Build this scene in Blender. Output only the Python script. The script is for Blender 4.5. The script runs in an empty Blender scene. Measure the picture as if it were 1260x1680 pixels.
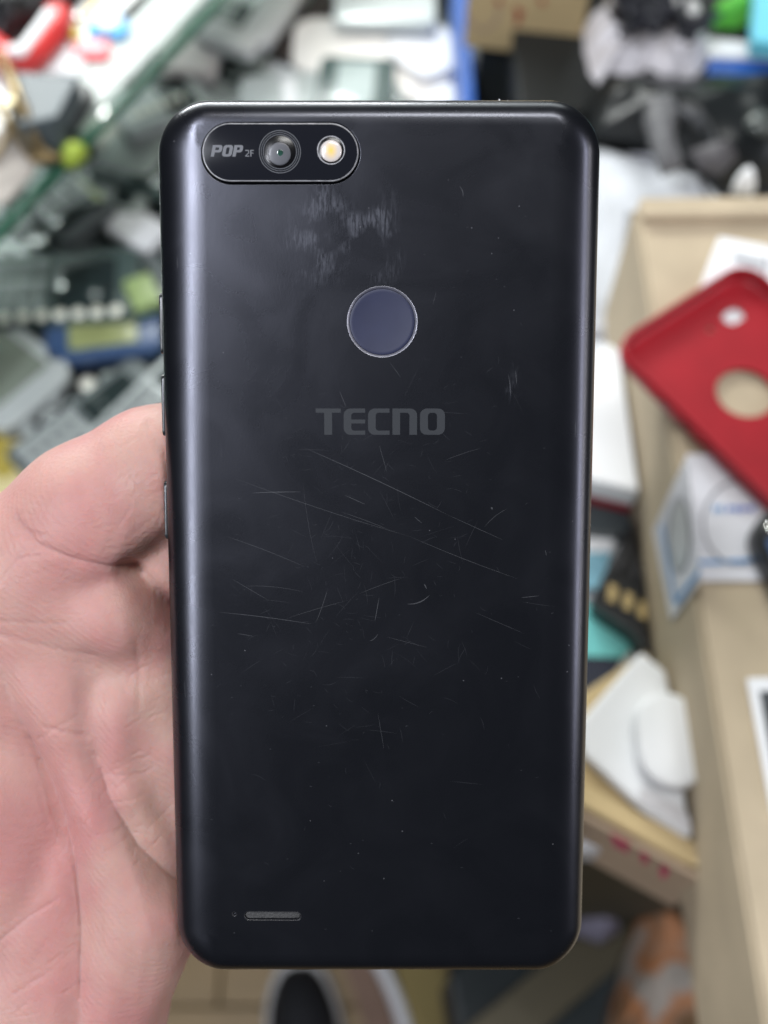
import bpy, bmesh, math, random
import numpy as np
from mathutils import Vector, Matrix, noise
from mathutils.geometry import delaunay_2d_cdt

S = bpy.context.scene
C = S.collection
R = math.radians

# ------------------------------------------------------------------ camera
CAM = Vector((0, 0, 1.45)); PITCH = R(62)
FW = Vector((0, math.cos(PITCH), -math.sin(PITCH)))
UP = Vector((0, math.sin(PITCH), math.cos(PITCH)))
RT = Vector((1, 0, 0))
FPX = 840 / math.tan(R(25))
cam_data = bpy.data.cameras.new('camera'); cam = bpy.data.objects.new('camera', cam_data); C.objects.link(cam)
cam.matrix_world = Matrix(((RT.x, UP.x, -FW.x, CAM.x), (RT.y, UP.y, -FW.y, CAM.y), (RT.z, UP.z, -FW.z, CAM.z), (0, 0, 0, 1)))
cam_data.sensor_fit = 'VERTICAL'; cam_data.sensor_height = 36; cam_data.lens = 18 / math.tan(R(25))
cam_data.clip_start = 0.01; cam_data.clip_end = 30
cam_data.dof.use_dof = True; cam_data.dof.focus_distance = 0.182; cam_data.dof.aperture_fstop = 10.8
S.camera = cam
S.render.resolution_x = 768; S.render.resolution_y = 1024

# ------------------------------------------------------------------ light
W = bpy.data.worlds.new('World'); S.world = W; W.use_nodes = True
W.node_tree.nodes['Background'].inputs[0].default_value = (0.80, 0.90, 1.0, 1)
W.node_tree.nodes['Background'].inputs[1].default_value = 0.028
S.view_settings.view_transform = 'Standard'; S.view_settings.look = 'None'
S.view_settings.exposure = 0; S.view_settings.gamma = 1

def lamp(name, loc, target, sx, sy, power, col=(1, 1, 1), axis=(0, 1, 0)):
    """rectangular lamp facing the target, its long side (sy) along axis"""
    d = bpy.data.lights.new(name, 'AREA'); d.shape = 'RECTANGLE'; d.size = sx; d.size_y = sy
    d.energy = power; d.color = col
    o = bpy.data.objects.new(name, d); C.objects.link(o)
    z = (Vector(loc) - Vector(target)).normalized(); y = Vector(axis); y = (y - z * y.dot(z)).normalized(); x = y.cross(z)
    o.matrix_world = Matrix(((x.x, y.x, z.x, loc[0]), (x.y, y.y, z.y, loc[1]), (x.z, y.z, z.z, loc[2]), (0, 0, 0, 1)))
    return o
lamp('panel_lamp', (-0.56, -0.30, 2.55), (-0.2, 0.0, 1.2), 0.26, 0.36, 7.5, (0.88, 0.91, 1.0))
lamp('ceiling_tube_lamp', (-0.86, -0.66, 2.4), (-0.05, 0.05, 1.28), 0.07, 1.2, 18, (0.88, 0.91, 1.0), (-.75, -.9, 0))
lamp('wall_tube_lamp', (1.6, -0.38, 1.95), (0.04, 0.1, 1.28), 0.04, 1.2, 9, (0.86, 0.86, 1.0), (0, -.7, -.7))
lamp('wall_tube_lamp', (1.7, -0.15, 1.68), (0.04, 0.1, 1.28), 0.03, 1.1, 4, (1.0, 0.96, 0.92), (0, -.75, -.6))
lamp('panel_lamp', (0.20, 0.22, 2.65), (0.1, 0.3, 0), 0.15, 0.7, 10, (1.0, 1.0, 0.98), (1, 0, 0))
lamp('panel_lamp', (-0.2, 2.3, 2.15), (0.0, 0.2, 1.1), 0.9, 2.6, 22, (0.93, 1.0, 0.96), (1, 0, 0))  # added broad panel, stands in for the bright shop ahead
lamp('showcase_lamp', (-0.35, 1.10, 1.50), (-0.25, 0.55, 0.8), 0.08, 0.8, 12, (0.97, 1.0, 0.98), (1, 0, 0))

# ------------------------------------------------------------------ pixel helpers (photograph 1260x1680)
def ray(px, py): return RT * ((px - 630) / FPX) + UP * ((840 - py) / FPX) + FW
def P(px, py, z):
    d = ray(px, py); t = (z - CAM.z) / d.z
    return CAM + d * t
def onplane(px, py, p0, n):
    d = ray(px, py); t = (p0 - CAM).dot(n) / d.dot(n)
    return CAM + d * t

# ------------------------------------------------------------------ materials
MATS = {}
def mat(name, col, rough=0.5, metal=0.0, var=0.12, vscale=40, bump=0.0, bscale=300, coat=0.0, trans=0.0, ior=1.45,
        sss=0.0, spec=0.5, emit=None, alpha=1.0, aniso=None):
    if name in MATS: return MATS[name]
    m = bpy.data.materials.new(name); m.use_nodes = True
    nt = m.node_tree; n = nt.nodes; l = nt.links; b = n['Principled BSDF']
    tc = n.new('ShaderNodeTexCoord')
    nz = n.new('ShaderNodeTexNoise'); nz.inputs['Scale'].default_value = vscale; nz.inputs['Detail'].default_value = 4
    l.new(tc.outputs['Object'], nz.inputs['Vector'])
    if aniso:
        mp = n.new('ShaderNodeMapping'); mp.inputs['Scale'].default_value = aniso
        l.new(tc.outputs['Object'], mp.inputs['Vector']); l.new(mp.outputs['Vector'], nz.inputs['Vector'])
    mx = n.new('ShaderNodeMix'); mx.data_type = 'RGBA'
    mx.inputs['A'].default_value = (*[c * (1 - var) for c in col], 1)
    mx.inputs['B'].default_value = (*[min(1, c * (1 + var)) for c in col], 1)
    l.new(nz.outputs['Fac'], mx.inputs['Factor']); l.new(mx.outputs['Result'], b.inputs['Base Color'])
    b.inputs['Roughness'].default_value = rough; b.inputs['Metallic'].default_value = metal
    b.inputs['Coat Weight'].default_value = coat; b.inputs['Coat Roughness'].default_value = 0.08
    b.inputs['Transmission Weight'].default_value = trans; b.inputs['IOR'].default_value = ior
    b.inputs['Specular IOR Level'].default_value = spec
    b.inputs['Alpha'].default_value = alpha
    if sss: 
        b.inputs['Subsurface Weight'].default_value = sss
        b.inputs['Subsurface Radius'].default_value = (1.0, 0.35, 0.2); b.inputs['Subsurface Scale'].default_value = 0.004
    if emit:
        b.inputs['Emission Color'].default_value = (*emit[:3], 1); b.inputs['Emission Strength'].default_value = emit[3]
    if bump:
        nb = n.new('ShaderNodeTexNoise'); nb.inputs['Scale'].default_value = bscale; nb.inputs['Detail'].default_value = 3
        l.new(tc.outputs['Object'], nb.inputs['Vector'])
        bp = n.new('ShaderNodeBump'); bp.inputs['Strength'].default_value = bump; bp.inputs['Distance'].default_value = 0.0006
        l.new(nb.outputs['Fac'], bp.inputs['Height']); l.new(bp.outputs['Normal'], b.inputs['Normal'])
    MATS[name] = m; return m

# ------------------------------------------------------------------ object helpers
def tag(o, label=None, cat=None, group=None, kind=None):
    if label: o['label'] = label
    if cat: o['category'] = cat
    if group: o['group'] = group
    if kind: o['kind'] = kind
    return o
def empty(name, M, label=None, cat=None, group=None):
    o = bpy.data.objects.new(name, None); o.empty_display_size = 0.02; C.objects.link(o)
    o.matrix_world = M; tag(o, label, cat, group); return o
def mobj(name, verts, faces, m, parent=None, smooth=False, M=None, bev=0.0, angle=None):
    me = bpy.data.meshes.new(name)
    me.from_pydata([tuple(v) for v in verts], [], [tuple(f) for f in faces]); me.update()
    bm = bmesh.new(); bm.from_mesh(me); bmesh.ops.remove_doubles(bm, verts=bm.verts, dist=1e-7)
    bmesh.ops.recalc_face_normals(bm, faces=bm.faces)
    if bev:
        es = [e for e in bm.edges if len(e.link_faces) == 2 and e.calc_face_angle(0) > 0.6]
        bmesh.ops.bevel(bm, geom=es, offset=bev, segments=2, profile=0.6, affect='EDGES', clamp_overlap=True)
    bm.to_mesh(me); bm.free()
    if smooth:
        for p in me.polygons: p.use_smooth = True
        if angle: me.set_sharp_from_angle(angle=angle)
    me.materials.append(m)
    o = bpy.data.objects.new(name, me); C.objects.link(o)
    if parent is not None: o.parent = parent
    if M is not None: o.matrix_world = M
    return o
def frame_at(p, ang=0, tiltx=0, tilty=0):
    return Matrix.Translation(p) @ Matrix.Rotation(ang, 4, 'Z') @ Matrix.Rotation(tiltx, 4, 'X') @ Matrix.Rotation(tilty, 4, 'Y')
def rrect(hx, hy, r, n=6, cx=0, cy=0):
    """rounded rectangle loop, counter-clockwise; list of (x,y,nx,ny)"""
    out = []
    r = min(r, hx * 0.999, hy * 0.999)
    for (sx, sy, a0) in ((1, 1, 0), (-1, 1, 90), (-1, -1, 180), (1, -1, 270)):
        for k in range(n + 1):
            a = R(a0 + 90 * k / n)
            out.append((cx + sx * (hx - r) + r * math.cos(a), cy + sy * (hy - r) + r * math.sin(a), math.cos(a), math.sin(a)))
    return out
def loft(loops, cap0=True, cap1=True):
    """loops: list of equal-length lists of 3D points"""
    V = []; F = []; n = len(loops[0])
    for L in loops: V += L
    for i in range(len(loops) - 1):
        for k in range(n):
            a = i * n + k; b = i * n + (k + 1) % n
            F.append((a, b, b + n, a + n))
    if cap0: F.append(tuple(range(n - 1, -1, -1)))
    if cap1: F.append(tuple(range((len(loops) - 1) * n, len(loops) * n)))
    return V, F
def rslab(hx, hy, h, r, b, cx=0, cy=0, z0=0, n=5):
    """rounded slab from z0 to z0+h with edge rounding b"""
    L = []
    for (ins, z) in ((b, 0), (b * .3, b * .3), (0, b), (0, h - b), (b * .3, h - b * .3), (b, h)):
        L.append([(x - nx * ins, y - ny * ins, z0 + z) for (x, y, nx, ny) in rrect(hx, hy, r, n, cx, cy)])
    return loft(L)
def join(parts):
    V = []; F = []
    for (v, f) in parts:
        o = len(V); V += list(v); F += [tuple(i + o for i in q) for q in f]
    return V, F
def bx(x0, x1, y0, y1, z0, z1):
    V = [(x0, y0, z0), (x1, y0, z0), (x1, y1, z0), (x0, y1, z0), (x0, y0, z1), (x1, y0, z1), (x1, y1, z1), (x0, y1, z1)]
    return V, [(0, 3, 2, 1), (4, 5, 6, 7), (0, 1, 5, 4), (1, 2, 6, 5), (2, 3, 7, 6), (3, 0, 4, 7)]
def tube(pts, r, n=6, taper=False):
    pts = [Vector(p) for p in pts]; L = []
    for i, p in enumerate(pts):
        d = (pts[min(i + 1, len(pts) - 1)] - pts[max(i - 1, 0)]).normalized()
        a = d.cross(Vector((0.13, 0.21, 1))).normalized()
        if a.length < .5: a = Vector((1, 0, 0))
        b = d.cross(a)
        rr = r[i] if isinstance(r, (list, tuple)) else r
        L.append([tuple(p + (a * math.cos(t) + b * math.sin(t)) * rr) for t in [2 * math.pi * k / n for k in range(n)]])
    return loft(L)
def smooth_path(pts, seg=8):
    pts = [Vector(p) for p in pts]; out = []
    for i in range(len(pts) - 1):
        p0 = pts[max(i - 1, 0)]; p1 = pts[i]; p2 = pts[i + 1]; p3 = pts[min(i + 2, len(pts) - 1)]
        for k in range(seg):
            t = k / seg
            out.append(0.5 * ((2 * p1) + (p2 - p0) * t + (2 * p0 - 5 * p1 + 4 * p2 - p3) * t * t + (3 * p1 - p0 - 3 * p2 + p3) * t ** 3))
    out.append(pts[-1]); return out

# =================================================================== THE PHONE
mm = 0.001
TAU = R(7.2)
PM = CAM + ray(622, 918.4) * 0.1821
PX = RT; PY = UP * math.cos(TAU) - FW * math.sin(TAU); PZ = -FW * math.cos(TAU) - UP * math.sin(TAU)
PHM = Matrix(((PX.x, PY.x, PZ.x, PM.x), (PX.y, PY.y, PZ.y, PM.y), (PX.z, PY.z, PZ.z, PM.z), (0, 0, 0, 1)))
def L(px, py, z=0):
    """phone-local millimetres of a photograph pixel on the plane z (mm)"""
    q = PHM.inverted() @ onplane(px, py, PM + PZ * z * mm, PZ)
    return q.x / mm, q.y / mm

HW, HH, RC = 36.05, 74.5, 8.6
def bulge(x, y): return -0.45 * (x / 36) ** 2 - 0.35 * (y / 74) ** 2

def satin_black():
    m = bpy.data.materials.new('satin_navy_plastic'); m.use_nodes = True
    nt = m.node_tree; n = nt.nodes; l = nt.links; b = n['Principled BSDF']
    tc = n.new('ShaderNodeTexCoord')
    b.inputs['Base Color'].default_value = (0.0040, 0.0045, 0.0060, 1)
    b.inputs['Specular IOR Level'].default_value = 0.78
    b.inputs['Specular Tint'].default_value = (0.84, 0.86, 1.0, 1)
    # finger grease: large soft patches change the gloss
    n1 = n.new('ShaderNodeTexNoise'); n1.inputs['Scale'].default_value = 55; n1.inputs['Detail'].default_value = 6; n1.inputs['Distortion'].default_value = 1.2
    l.new(tc.outputs['Object'], n1.inputs['Vector'])
    r1 = n.new('ShaderNodeMapRange'); r1.inputs['From Min'].default_value = 0.35; r1.inputs['From Max'].default_value = 0.7
    r1.inputs['To Min'].default_value = 0.26; r1.inputs['To Max'].default_value = 0.31
    l.new(n1.outputs['Fac'], r1.inputs['Value'])
    # fingerprints: curved ridges within soft ovals
    def print_mask(cx, cy, rx, ry, rot):
        mp = n.new('ShaderNodeMapping'); mp.vector_type = 'TEXTURE'
        mp.inputs['Location'].default_value = (cx * mm, cy * mm, 0); mp.inputs['Rotation'].default_value = (0, 0, R(rot))
        mp.inputs['Scale'].default_value = (rx * mm, ry * mm, 1)
        l.new(tc.outputs['Object'], mp.inputs['Vector'])
        g = n.new('ShaderNodeTexGradient'); g.gradient_type = 'SPHERICAL'; l.new(mp.outputs['Vector'], g.inputs['Vector'])
        mq = n.new('ShaderNodeMapping'); mq.inputs['Rotation'].default_value = (0, 0, R(rot * 1.4 - 30)); mq.inputs['Scale'].default_value = (2600, 420, 1)
        l.new(tc.outputs['Object'], mq.inputs['Vector'])
        wn = n.new('ShaderNodeTexNoise'); wn.inputs['Scale'].default_value = 1; wn.inputs['Detail'].default_value = 3; wn.inputs['Distortion'].default_value = 0.8
        l.new(mq.outputs['Vector'], wn.inputs['Vector'])
        w = n.new('ShaderNodeMapRange'); w.inputs['From Min'].default_value = 0.46; w.inputs['From Max'].default_value = 0.72
        l.new(wn.outputs['Fac'], w.inputs['Value'])
        k = n.new('ShaderNodeMath'); k.operation = 'MULTIPLY'; l.new(g.outputs['Fac'], k.inputs[0]); l.new(w.outputs['Result'], k.inputs[1])
        n3 = n.new('ShaderNodeTexNoise'); n3.inputs['Scale'].default_value = 170; n3.inputs['Detail'].default_value = 4; l.new(tc.outputs['Object'], n3.inputs['Vector'])
        r3_ = n.new('ShaderNodeMapRange'); r3_.inputs['From Min'].default_value = 0.46; r3_.inputs['From Max'].default_value = 0.64; l.new(n3.outputs['Fac'], r3_.inputs['Value'])
        k2 = n.new('ShaderNodeMath'); k2.operation = 'MULTIPLY'; l.new(k.outputs[0], k2.inputs[0]); l.new(r3_.outputs['Result'], k2.inputs[1])
        return k2.outputs[0]
    prints = [(L(560, 395), 8, 9, 30), (L(610, 400), 6, 8, 10), (L(505, 415), 5, 8, -10), (L(530, 345), 7, 6, 40), (L(842, 630), 1.6, 4, 0), (L(615, 355), 6, 5, 60)]
    acc = None
    for ((cx, cy), rx, ry, rot) in prints:
        o = print_mask(cx, cy, rx, ry, rot)
        if acc is None: acc = o
        else:
            a = n.new('ShaderNodeMath'); a.operation = 'ADD'; l.new(acc, a.inputs[0]); l.new(o, a.inputs[1]); acc = a.outputs[0]
    fs = n.new('ShaderNodeMath'); fs.operation = 'MULTIPLY'; fs.inputs[1].default_value = 0.35; l.new(acc, fs.inputs[0])
    ad = n.new('ShaderNodeMath'); ad.operation = 'ADD'; l.new(r1.outputs['Result'], ad.inputs[0]); l.new(fs.outputs[0], ad.inputs[1])
    l.new(ad.outputs[0], b.inputs['Roughness'])
    # grease also leaves a faint grey film
    film = n.new('ShaderNodeMix'); film.data_type = 'RGBA'; film.inputs['A'].default_value = (0.0040, 0.0045, 0.0060, 1); film.inputs['B'].default_value = (0.09, 0.10, 0.12, 1)
    fm = n.new('ShaderNodeMath'); fm.operation = 'MULTIPLY'; fm.inputs[1].default_value = 0.2; l.new(acc, fm.inputs[0])
    l.new(fm.outputs[0], film.inputs['Factor'])
    # dust specks
    vo = n.new('ShaderNodeTexVoronoi'); vo.inputs['Scale'].default_value = 230; l.new(tc.outputs['Object'], vo.inputs['Vector'])
    ltn = n.new('ShaderNodeMapRange'); ltn.inputs['From Min'].default_value = 0.0; ltn.inputs['From Max'].default_value = 0.035
    ltn.inputs['To Min'].default_value = 0.5; ltn.inputs['To Max'].default_value = 0.0; l.new(vo.outputs['Distance'], ltn.inputs['Value'])
    dm = n.new('ShaderNodeMix'); dm.data_type = 'RGBA'; l.new(film.outputs['Result'], dm.inputs['A']); dm.inputs['B'].default_value = (0.25, 0.25, 0.27, 1)
    l.new(ltn.outputs['Result'], dm.inputs['Factor']); l.new(dm.outputs['Result'], b.inputs['Base Color'])
    # fine sandblasted grain
    n2 = n.new('ShaderNodeTexNoise'); n2.inputs['Scale'].default_value = 3200; n2.inputs['Detail'].default_value = 2
    l.new(tc.outputs['Object'], n2.inputs['Vector'])
    bp = n.new('ShaderNodeBump'); bp.inputs['Strength'].default_value = 0.055; bp.inputs['Distance'].default_value = 0.0001
    l.new(n2.outputs['Fac'], bp.inputs['Height']); l.new(bp.outputs['Normal'], b.inputs['Normal'])
    return m
M_COVER = satin_black()
M_FRAME = mat('dark_grey_frame_plastic', (0.022, 0.024, 0.026), 0.22, var=0.1)
M_GLOSS = mat('glossy_black_plastic', (0.006, 0.006, 0.007), 0.12, coat=0.3)
M_PLATE = mat('camera_window_plastic', (0.010, 0.011, 0.015), 0.15, spec=0.16)
M_LIP = mat('worn_bright_edge', (0.26, 0.26, 0.27), 0.45, 0.3, var=0.9, vscale=900)
M_PRINT = mat('grey_print', (0.030, 0.033, 0.038), 0.5, spec=0.3)
M_PRINT2 = mat('light_grey_print', (0.13, 0.135, 0.15), 0.5)
M_SENSOR = mat('fingerprint_sensor_coating', (0.018, 0.022, 0.055), 0.5, var=0.18, vscale=250)
M_SCRATCH = mat('scratch_marks', (0.42, 0.43, 0.46), 0.5, var=0.5, vscale=700, alpha=0.115)
M_SCRATCH2 = mat('faint_scratch_marks', (0.26, 0.27, 0.30), 0.5, var=0.5, vscale=700, alpha=0.065)

phone = empty('mobile_phone', PHM, 'black smartphone with scratched back held upright in the middle by the hand', 'phone')

def mmv(V): return [(x * mm, y * mm, z * mm) for (x, y, z) in V]
# frame round the sides (below the cover) and the screen side
out = rrect(HW, HH, RC, 14)
LP = []
for (ins, z) in ((1.2, -8.9), (0.5, -8.7), (0.12, -8.0), (0.0, -6.9), (0.0, -5.7), (0.10, -5.2), (0.32, -5.02), (0.8, -5.0)):
    LP.append([(x - nx * ins, y - ny * ins, z) for (x, y, nx, ny) in out])
V, F = loft(LP); frame = mobj('frame', mmv(V), F, M_FRAME, phone, True, angle=0.9)
V, F = rslab(33.8, 71.8, 0.35, 6, 0.12, z0=-9.15); mobj('screen', mmv(V), F, M_GLOSS, phone, True, angle=0.7)

# back cover: one curved surface with real openings
HZ = 4.75; PW = 2.25; WS = 8.3; WT = 4.2
def inset(x, y):
    """depth inside the cover outline and the relative position t (0 rim, 1 flat)"""
    ax, ay = HW - 0.12 - abs(x), HH - 0.12 - abs(y)
    if ax < RC and ay < RC:
        cx, cy = RC - ax, RC - ay; q = math.hypot(cx, cy)
        if q < 1e-9: return 1.0
        nx, ny = cx / q, cy / q; d = RC - q
    elif ax < ay: nx, ny, d = 1, 0, ax
    else: nx, ny, d = 0, 1, ay
    return d / (WS * nx * nx + WT * ny * ny)
def zs(x, y):
    t = inset(x, y); s_ = max(0.0, 1 - t)
    return bulge(x, y) - HZ * (1 - (max(0.0, 1 - s_ ** PW)) ** (1 / PW))
def rim(t, N=18):
    pts = []
    for (x, y, nx, ny) in rrect(HW - 0.12, HH - 0.12, RC, N):
        w = WS * nx * nx + WT * ny * ny
        X = x - nx * w * t; Y = y - ny * w * t
        s_ = 1 - t
        pts.append((X, Y, bulge(X, Y) - HZ * (1 - (max(0.0, 1 - s_ ** PW)) ** (1 / PW))))
    return pts
ts = [0, 0.004, 0.012, 0.025, 0.045, 0.07, 0.10, 0.13, 0.17, 0.21, 0.25, 0.30, 0.35]
rings = [rim(t) for t in ts]
low = [(x * 0.9985, y * 0.9993, -HZ - 0.35 + bulge(x, y)) for (x, y, z) in rings[0]]
V, F = loft([low] + rings, cap0=False, cap1=False)
parts = [(V, F)]
inner = rings[-1]
gx, gy = L(460, 250.5); hx0, _ = L(328.5, 250); hx1, _ = L(592, 250); _, hy1 = L(460, 198.5); _, hy0 = L(460, 303)
CAMX, CAMY, CHX, CHY = (hx0 + hx1) / 2, (hy0 + hy1) / 2, (hx1 - hx0) / 2, (hy1 - hy0) / 2
FX, FY = L(627, 528); FR = (L(685.5, 528)[0] - L(568.5, 528)[0]) / 2
sx0, sy0 = L(400, 1512); sx1, sy1 = L(494, 1497); SPX, SPY, SHX, SHY = (sx0 + sx1) / 2, (sy0 + sy1) / 2, (sx1 - sx0) / 2, (sy1 - sy0) / 2
MX, MY = L(384, 1502)
holes = [rrect(CHX, CHY, CHY, 20, CAMX, CAMY), rrect(FR, FR, FR, 20, FX, FY), rrect(SHX, SHY, SHY, 8, SPX, SPY), rrect(0.42, 0.42, 0.42, 4, MX, MY)]
prof = [[(0, 0), (0.06, -0.01), (0.12, -0.06), (0.16, -0.16), (0.18, -0.9)],
        [(0, 0), (0.02, -0.02), (0.03, -0.1), (0.035, -0.9)],
        [(0, 0), (0.05, -0.02), (0.10, -0.08), (0.16, -0.4), (0.2, -0.7)],
        [(0, 0), (0.05, -0.03), (0.1, -0.1), (0.12, -0.6)]]
pts2 = [(p[0], p[1]) for p in inner]; edges = [(i, (i + 1) % len(inner)) for i in range(len(inner))]
for h in holes:
    o = len(pts2); pts2 += [(p[0], p[1]) for p in h]; edges += [(o + i, o + (i + 1) % len(h)) for i in range(len(h))]
def inside_h(x, y, h):
    c = False; n_ = len(h); j = n_ - 1
    for i in range(n_):
        xi, yi = h[i][0], h[i][1]; xj, yj = h[j][0], h[j][1]
        if (yi > y) != (yj > y) and x < (xj - xi) * (y - yi) / (yj - yi) + xi: c = not c
        j = i
    return c
def in_hole(x, y, g=0.0):
    """inside an opening grown by g"""
    def cap_(cx, cy, hx_, r): return math.hypot(max(abs(x - cx) - (hx_ - r), 0), y - cy) < r + g
    return cap_(CAMX, CAMY, CHX, CHY) or cap_(FX, FY, FR, FR) or cap_(SPX, SPY, SHX, SHY) or cap_(MX, MY, .42, .42)
gs = 1.2
for i in range(-30, 31):
    for j in range(-62, 63):
        x, y = i * gs + 0.01, j * gs + 0.013
        if abs(x) < HW and abs(y) < HH and inset(x, y) > 0.40 and not in_hole(x, y, .15): pts2.append((x, y))
vv, ee, ff, *_ = delaunay_2d_cdt([Vector(p) for p in pts2], edges, [], 0, 1e-6)
cf = []
for f in ff:
    cx = sum(vv[i][0] for i in f) / len(f); cy = sum(vv[i][1] for i in f) / len(f)
    if in_hole(cx, cy, .3) and any(inside_h(cx, cy, h) for h in holes): continue
    if inset(cx, cy) < .37 and not inside_h(cx, cy, inner): continue
    cf.append(tuple(f))
parts.append(([(v[0], v[1], zs(v[0], v[1])) for v in vv], cf))
for h, pr in zip(holes, prof):
    loops = [[(x - nx * a, y - ny * a, zs(x, y) + b) for (x, y, nx, ny) in h] for (a, b) in pr]
    parts.append(loft(loops, cap0=False, cap1=True))
V, F = join(parts)
cover = mobj('back_cover', mmv(V), F, M_COVER, phone, True)
me = cover.data; me.set_sharp_from_angle(angle=R(70))
nrm = []
for v in me.vertices:
    x, y, z = v.co / mm
    t = inset(x, y)
    if t > 0.02 and abs(z - zs(x, y)) < 1e-3:
        e = 0.02
        q = Vector((-(zs(x + e, y) - zs(x - e, y)) / (2 * e), -(zs(x, y + e) - zs(x, y - e)) / (2 * e), 1)).normalized(); nrm.append(tuple(q))
    else: nrm.append((0, 0, 0))
me.normals_split_custom_set_from_vertices(nrm)

# camera window
cw = empty('camera_window', PHM @ Matrix.Identity(4)); cw.parent = phone; cw.matrix_world = PHM
bz = bulge(CAMX, CAMY)
ph = CHX - 0.36; pv = CHY - 0.42
lay = rrect(ph, pv, pv, 20, CAMX - .05, CAMY + .14)
loops = [[(x - nx * a, y - ny * a, bz + b) for (x, y, nx, ny) in lay] for (a, b) in ((0.0, -0.8), (0.0, -0.02), (0.05, 0.06), (0.14, 0.12), (0.28, 0.14))]
# lens opening and flash opening are stacked discs above the plate
C.objects.unlink(cw); bpy.data.objects.remove(cw)
V, F = loft(loops); cwin = mobj('camera_window', mmv(V), F, M_PLATE, phone, True, angle=0.8)
loops = [[(x - nx * a, y - ny * a, bz + b) for (x, y, nx, ny) in lay] for (a, b) in ((-0.03, -0.05), (-0.03, 0.10), (0.06, 0.16), (0.15, 0.16), (0.18, 0.10), (0.13, -0.05))]
V, F = loft(loops, False, False); mobj('window_rim', mmv(V), F, M_LIP, cwin, True, angle=0.7)
ZP = bz + 0.14
def disc(cx, cy, r0, r1, z0, z1, n=48):
    lo = [(r0, z0), (r0, z1 - .01), (r0 + (0.02 if r1 > r0 else -0.02), z1)]
    V = []; F = []
    a = [2 * math.pi * k / n for k in range(n)]
    def ringp(r, z): return [(cx + r * math.cos(t), cy + r * math.sin(t), z) for t in a]
    if r1 is None or r1 == 0:
        return loft([ringp(r0, z0), ringp(r0, z1 - 0.02), ringp(r0 - 0.03, z1)])
    return loft([ringp(r0, z0), ringp(r0, z1), ringp(r1, z1), ringp(r1, z0)], False, False)
lx, ly = L(459, 248.5)
M_RING = mat('grey_lens_ring_print', (0.085, 0.09, 0.10), 0.4)
for (ra, rb) in ((3.32, 3.20), (2.98, 2.90), (2.68, 2.58)):
    V, F = disc(lx, ly, ra, rb, ZP - 0.01, ZP + 0.02, 64); mobj('lens_ring', mmv(V), F, M_RING, cwin, True, angle=0.6)
V, F = disc(lx, ly, 2.5, 0, ZP - .01, ZP + 0.012, 64); mobj('lens_surround', mmv(V), F, mat('lens_well_black', (0.004, 0.004, 0.005), 0.25), cwin, True, angle=0.6)
lx2, ly2 = L(458.5, 253)
def dome(cx, cy, r, z, h, n=48):
    return loft([[(cx + r * c * math.cos(t), cy + r * c * math.sin(t), z + h * math.sqrt(max(0, 1 - c * c))) for t in [2 * math.pi * k / n for k in range(n)]] for c in (1, .97, .9, .75, .55, .3, .02)])
V, F = dome(lx2, ly2 + 0.1, 1.78, ZP + 0.012, 0.12); mobj('lens', mmv(V), F, mat('lens_glass_grey', (0.085, 0.088, 0.10), 0.35, coat=0.15, var=0.25, vscale=300), cwin, True)
V, F = dome(lx2 + 0.08, ly2 + 0.25, 0.50, ZP + 0.12, 0.05); mobj('lens_pupil', mmv(V), F, mat('green_lens_coating', (0.02, 0.06, 0.045), 0.1, coat=1.0, var=0.9, vscale=1500), cwin, True)
fx, fy = L(543, 246)
V, F = disc(fx, fy, 2.22, 2.05, ZP - .01, ZP + 0.05, 48); mobj('flash_rim', mmv(V), F, M_LIP, cwin, True, angle=0.6)
V, F = disc(fx, fy, 2.05, 0, ZP - .01, ZP + 0.015, 48); mobj('flash_well', mmv(V), F, MATS['lens_well_black'], cwin, True, angle=0.6)
def flash_mat():
    m = bpy.data.materials.new('flash_lens'); m.use_nodes = True; n = m.node_tree.nodes; l = m.node_tree.links; b = n['Principled BSDF']
    tc = n.new('ShaderNodeTexCoord'); mp = n.new('ShaderNodeMapping'); mp.vector_type = 'TEXTURE'
    mp.inputs['Location'].default_value = (fx * mm, (fy - 0.1) * mm, 0); mp.inputs['Scale'].default_value = (0.00115, 0.0015, 1)
    l.new(tc.outputs['Object'], mp.inputs['Vector'])
    g = n.new('ShaderNodeTexGradient'); g.gradient_type = 'SPHERICAL'; l.new(mp.outputs['Vector'], g.inputs['Vector'])
    mx = n.new('ShaderNodeMix'); mx.data_type = 'RGBA'; mx.inputs['A'].default_value = (0.66, 0.60, 0.56, 1); mx.inputs['B'].default_value = (0.95, 0.62, 0.12, 1)
    l.new(g.outputs['Fac'], mx.inputs['Factor']); l.new(mx.outputs['Result'], b.inputs['Base Color'])
    b.inputs['Roughness'].default_value = 0.25; b.inputs['Coat Weight'].default_value = 1
    b.inputs['Subsurface Weight'].default_value = 0.0
    return m
V, F = dome(fx, fy - 0.12, 1.72, ZP + 0.015, 0.35); mobj('flash', mmv(V), F, flash_mat(), cwin, True)

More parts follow.
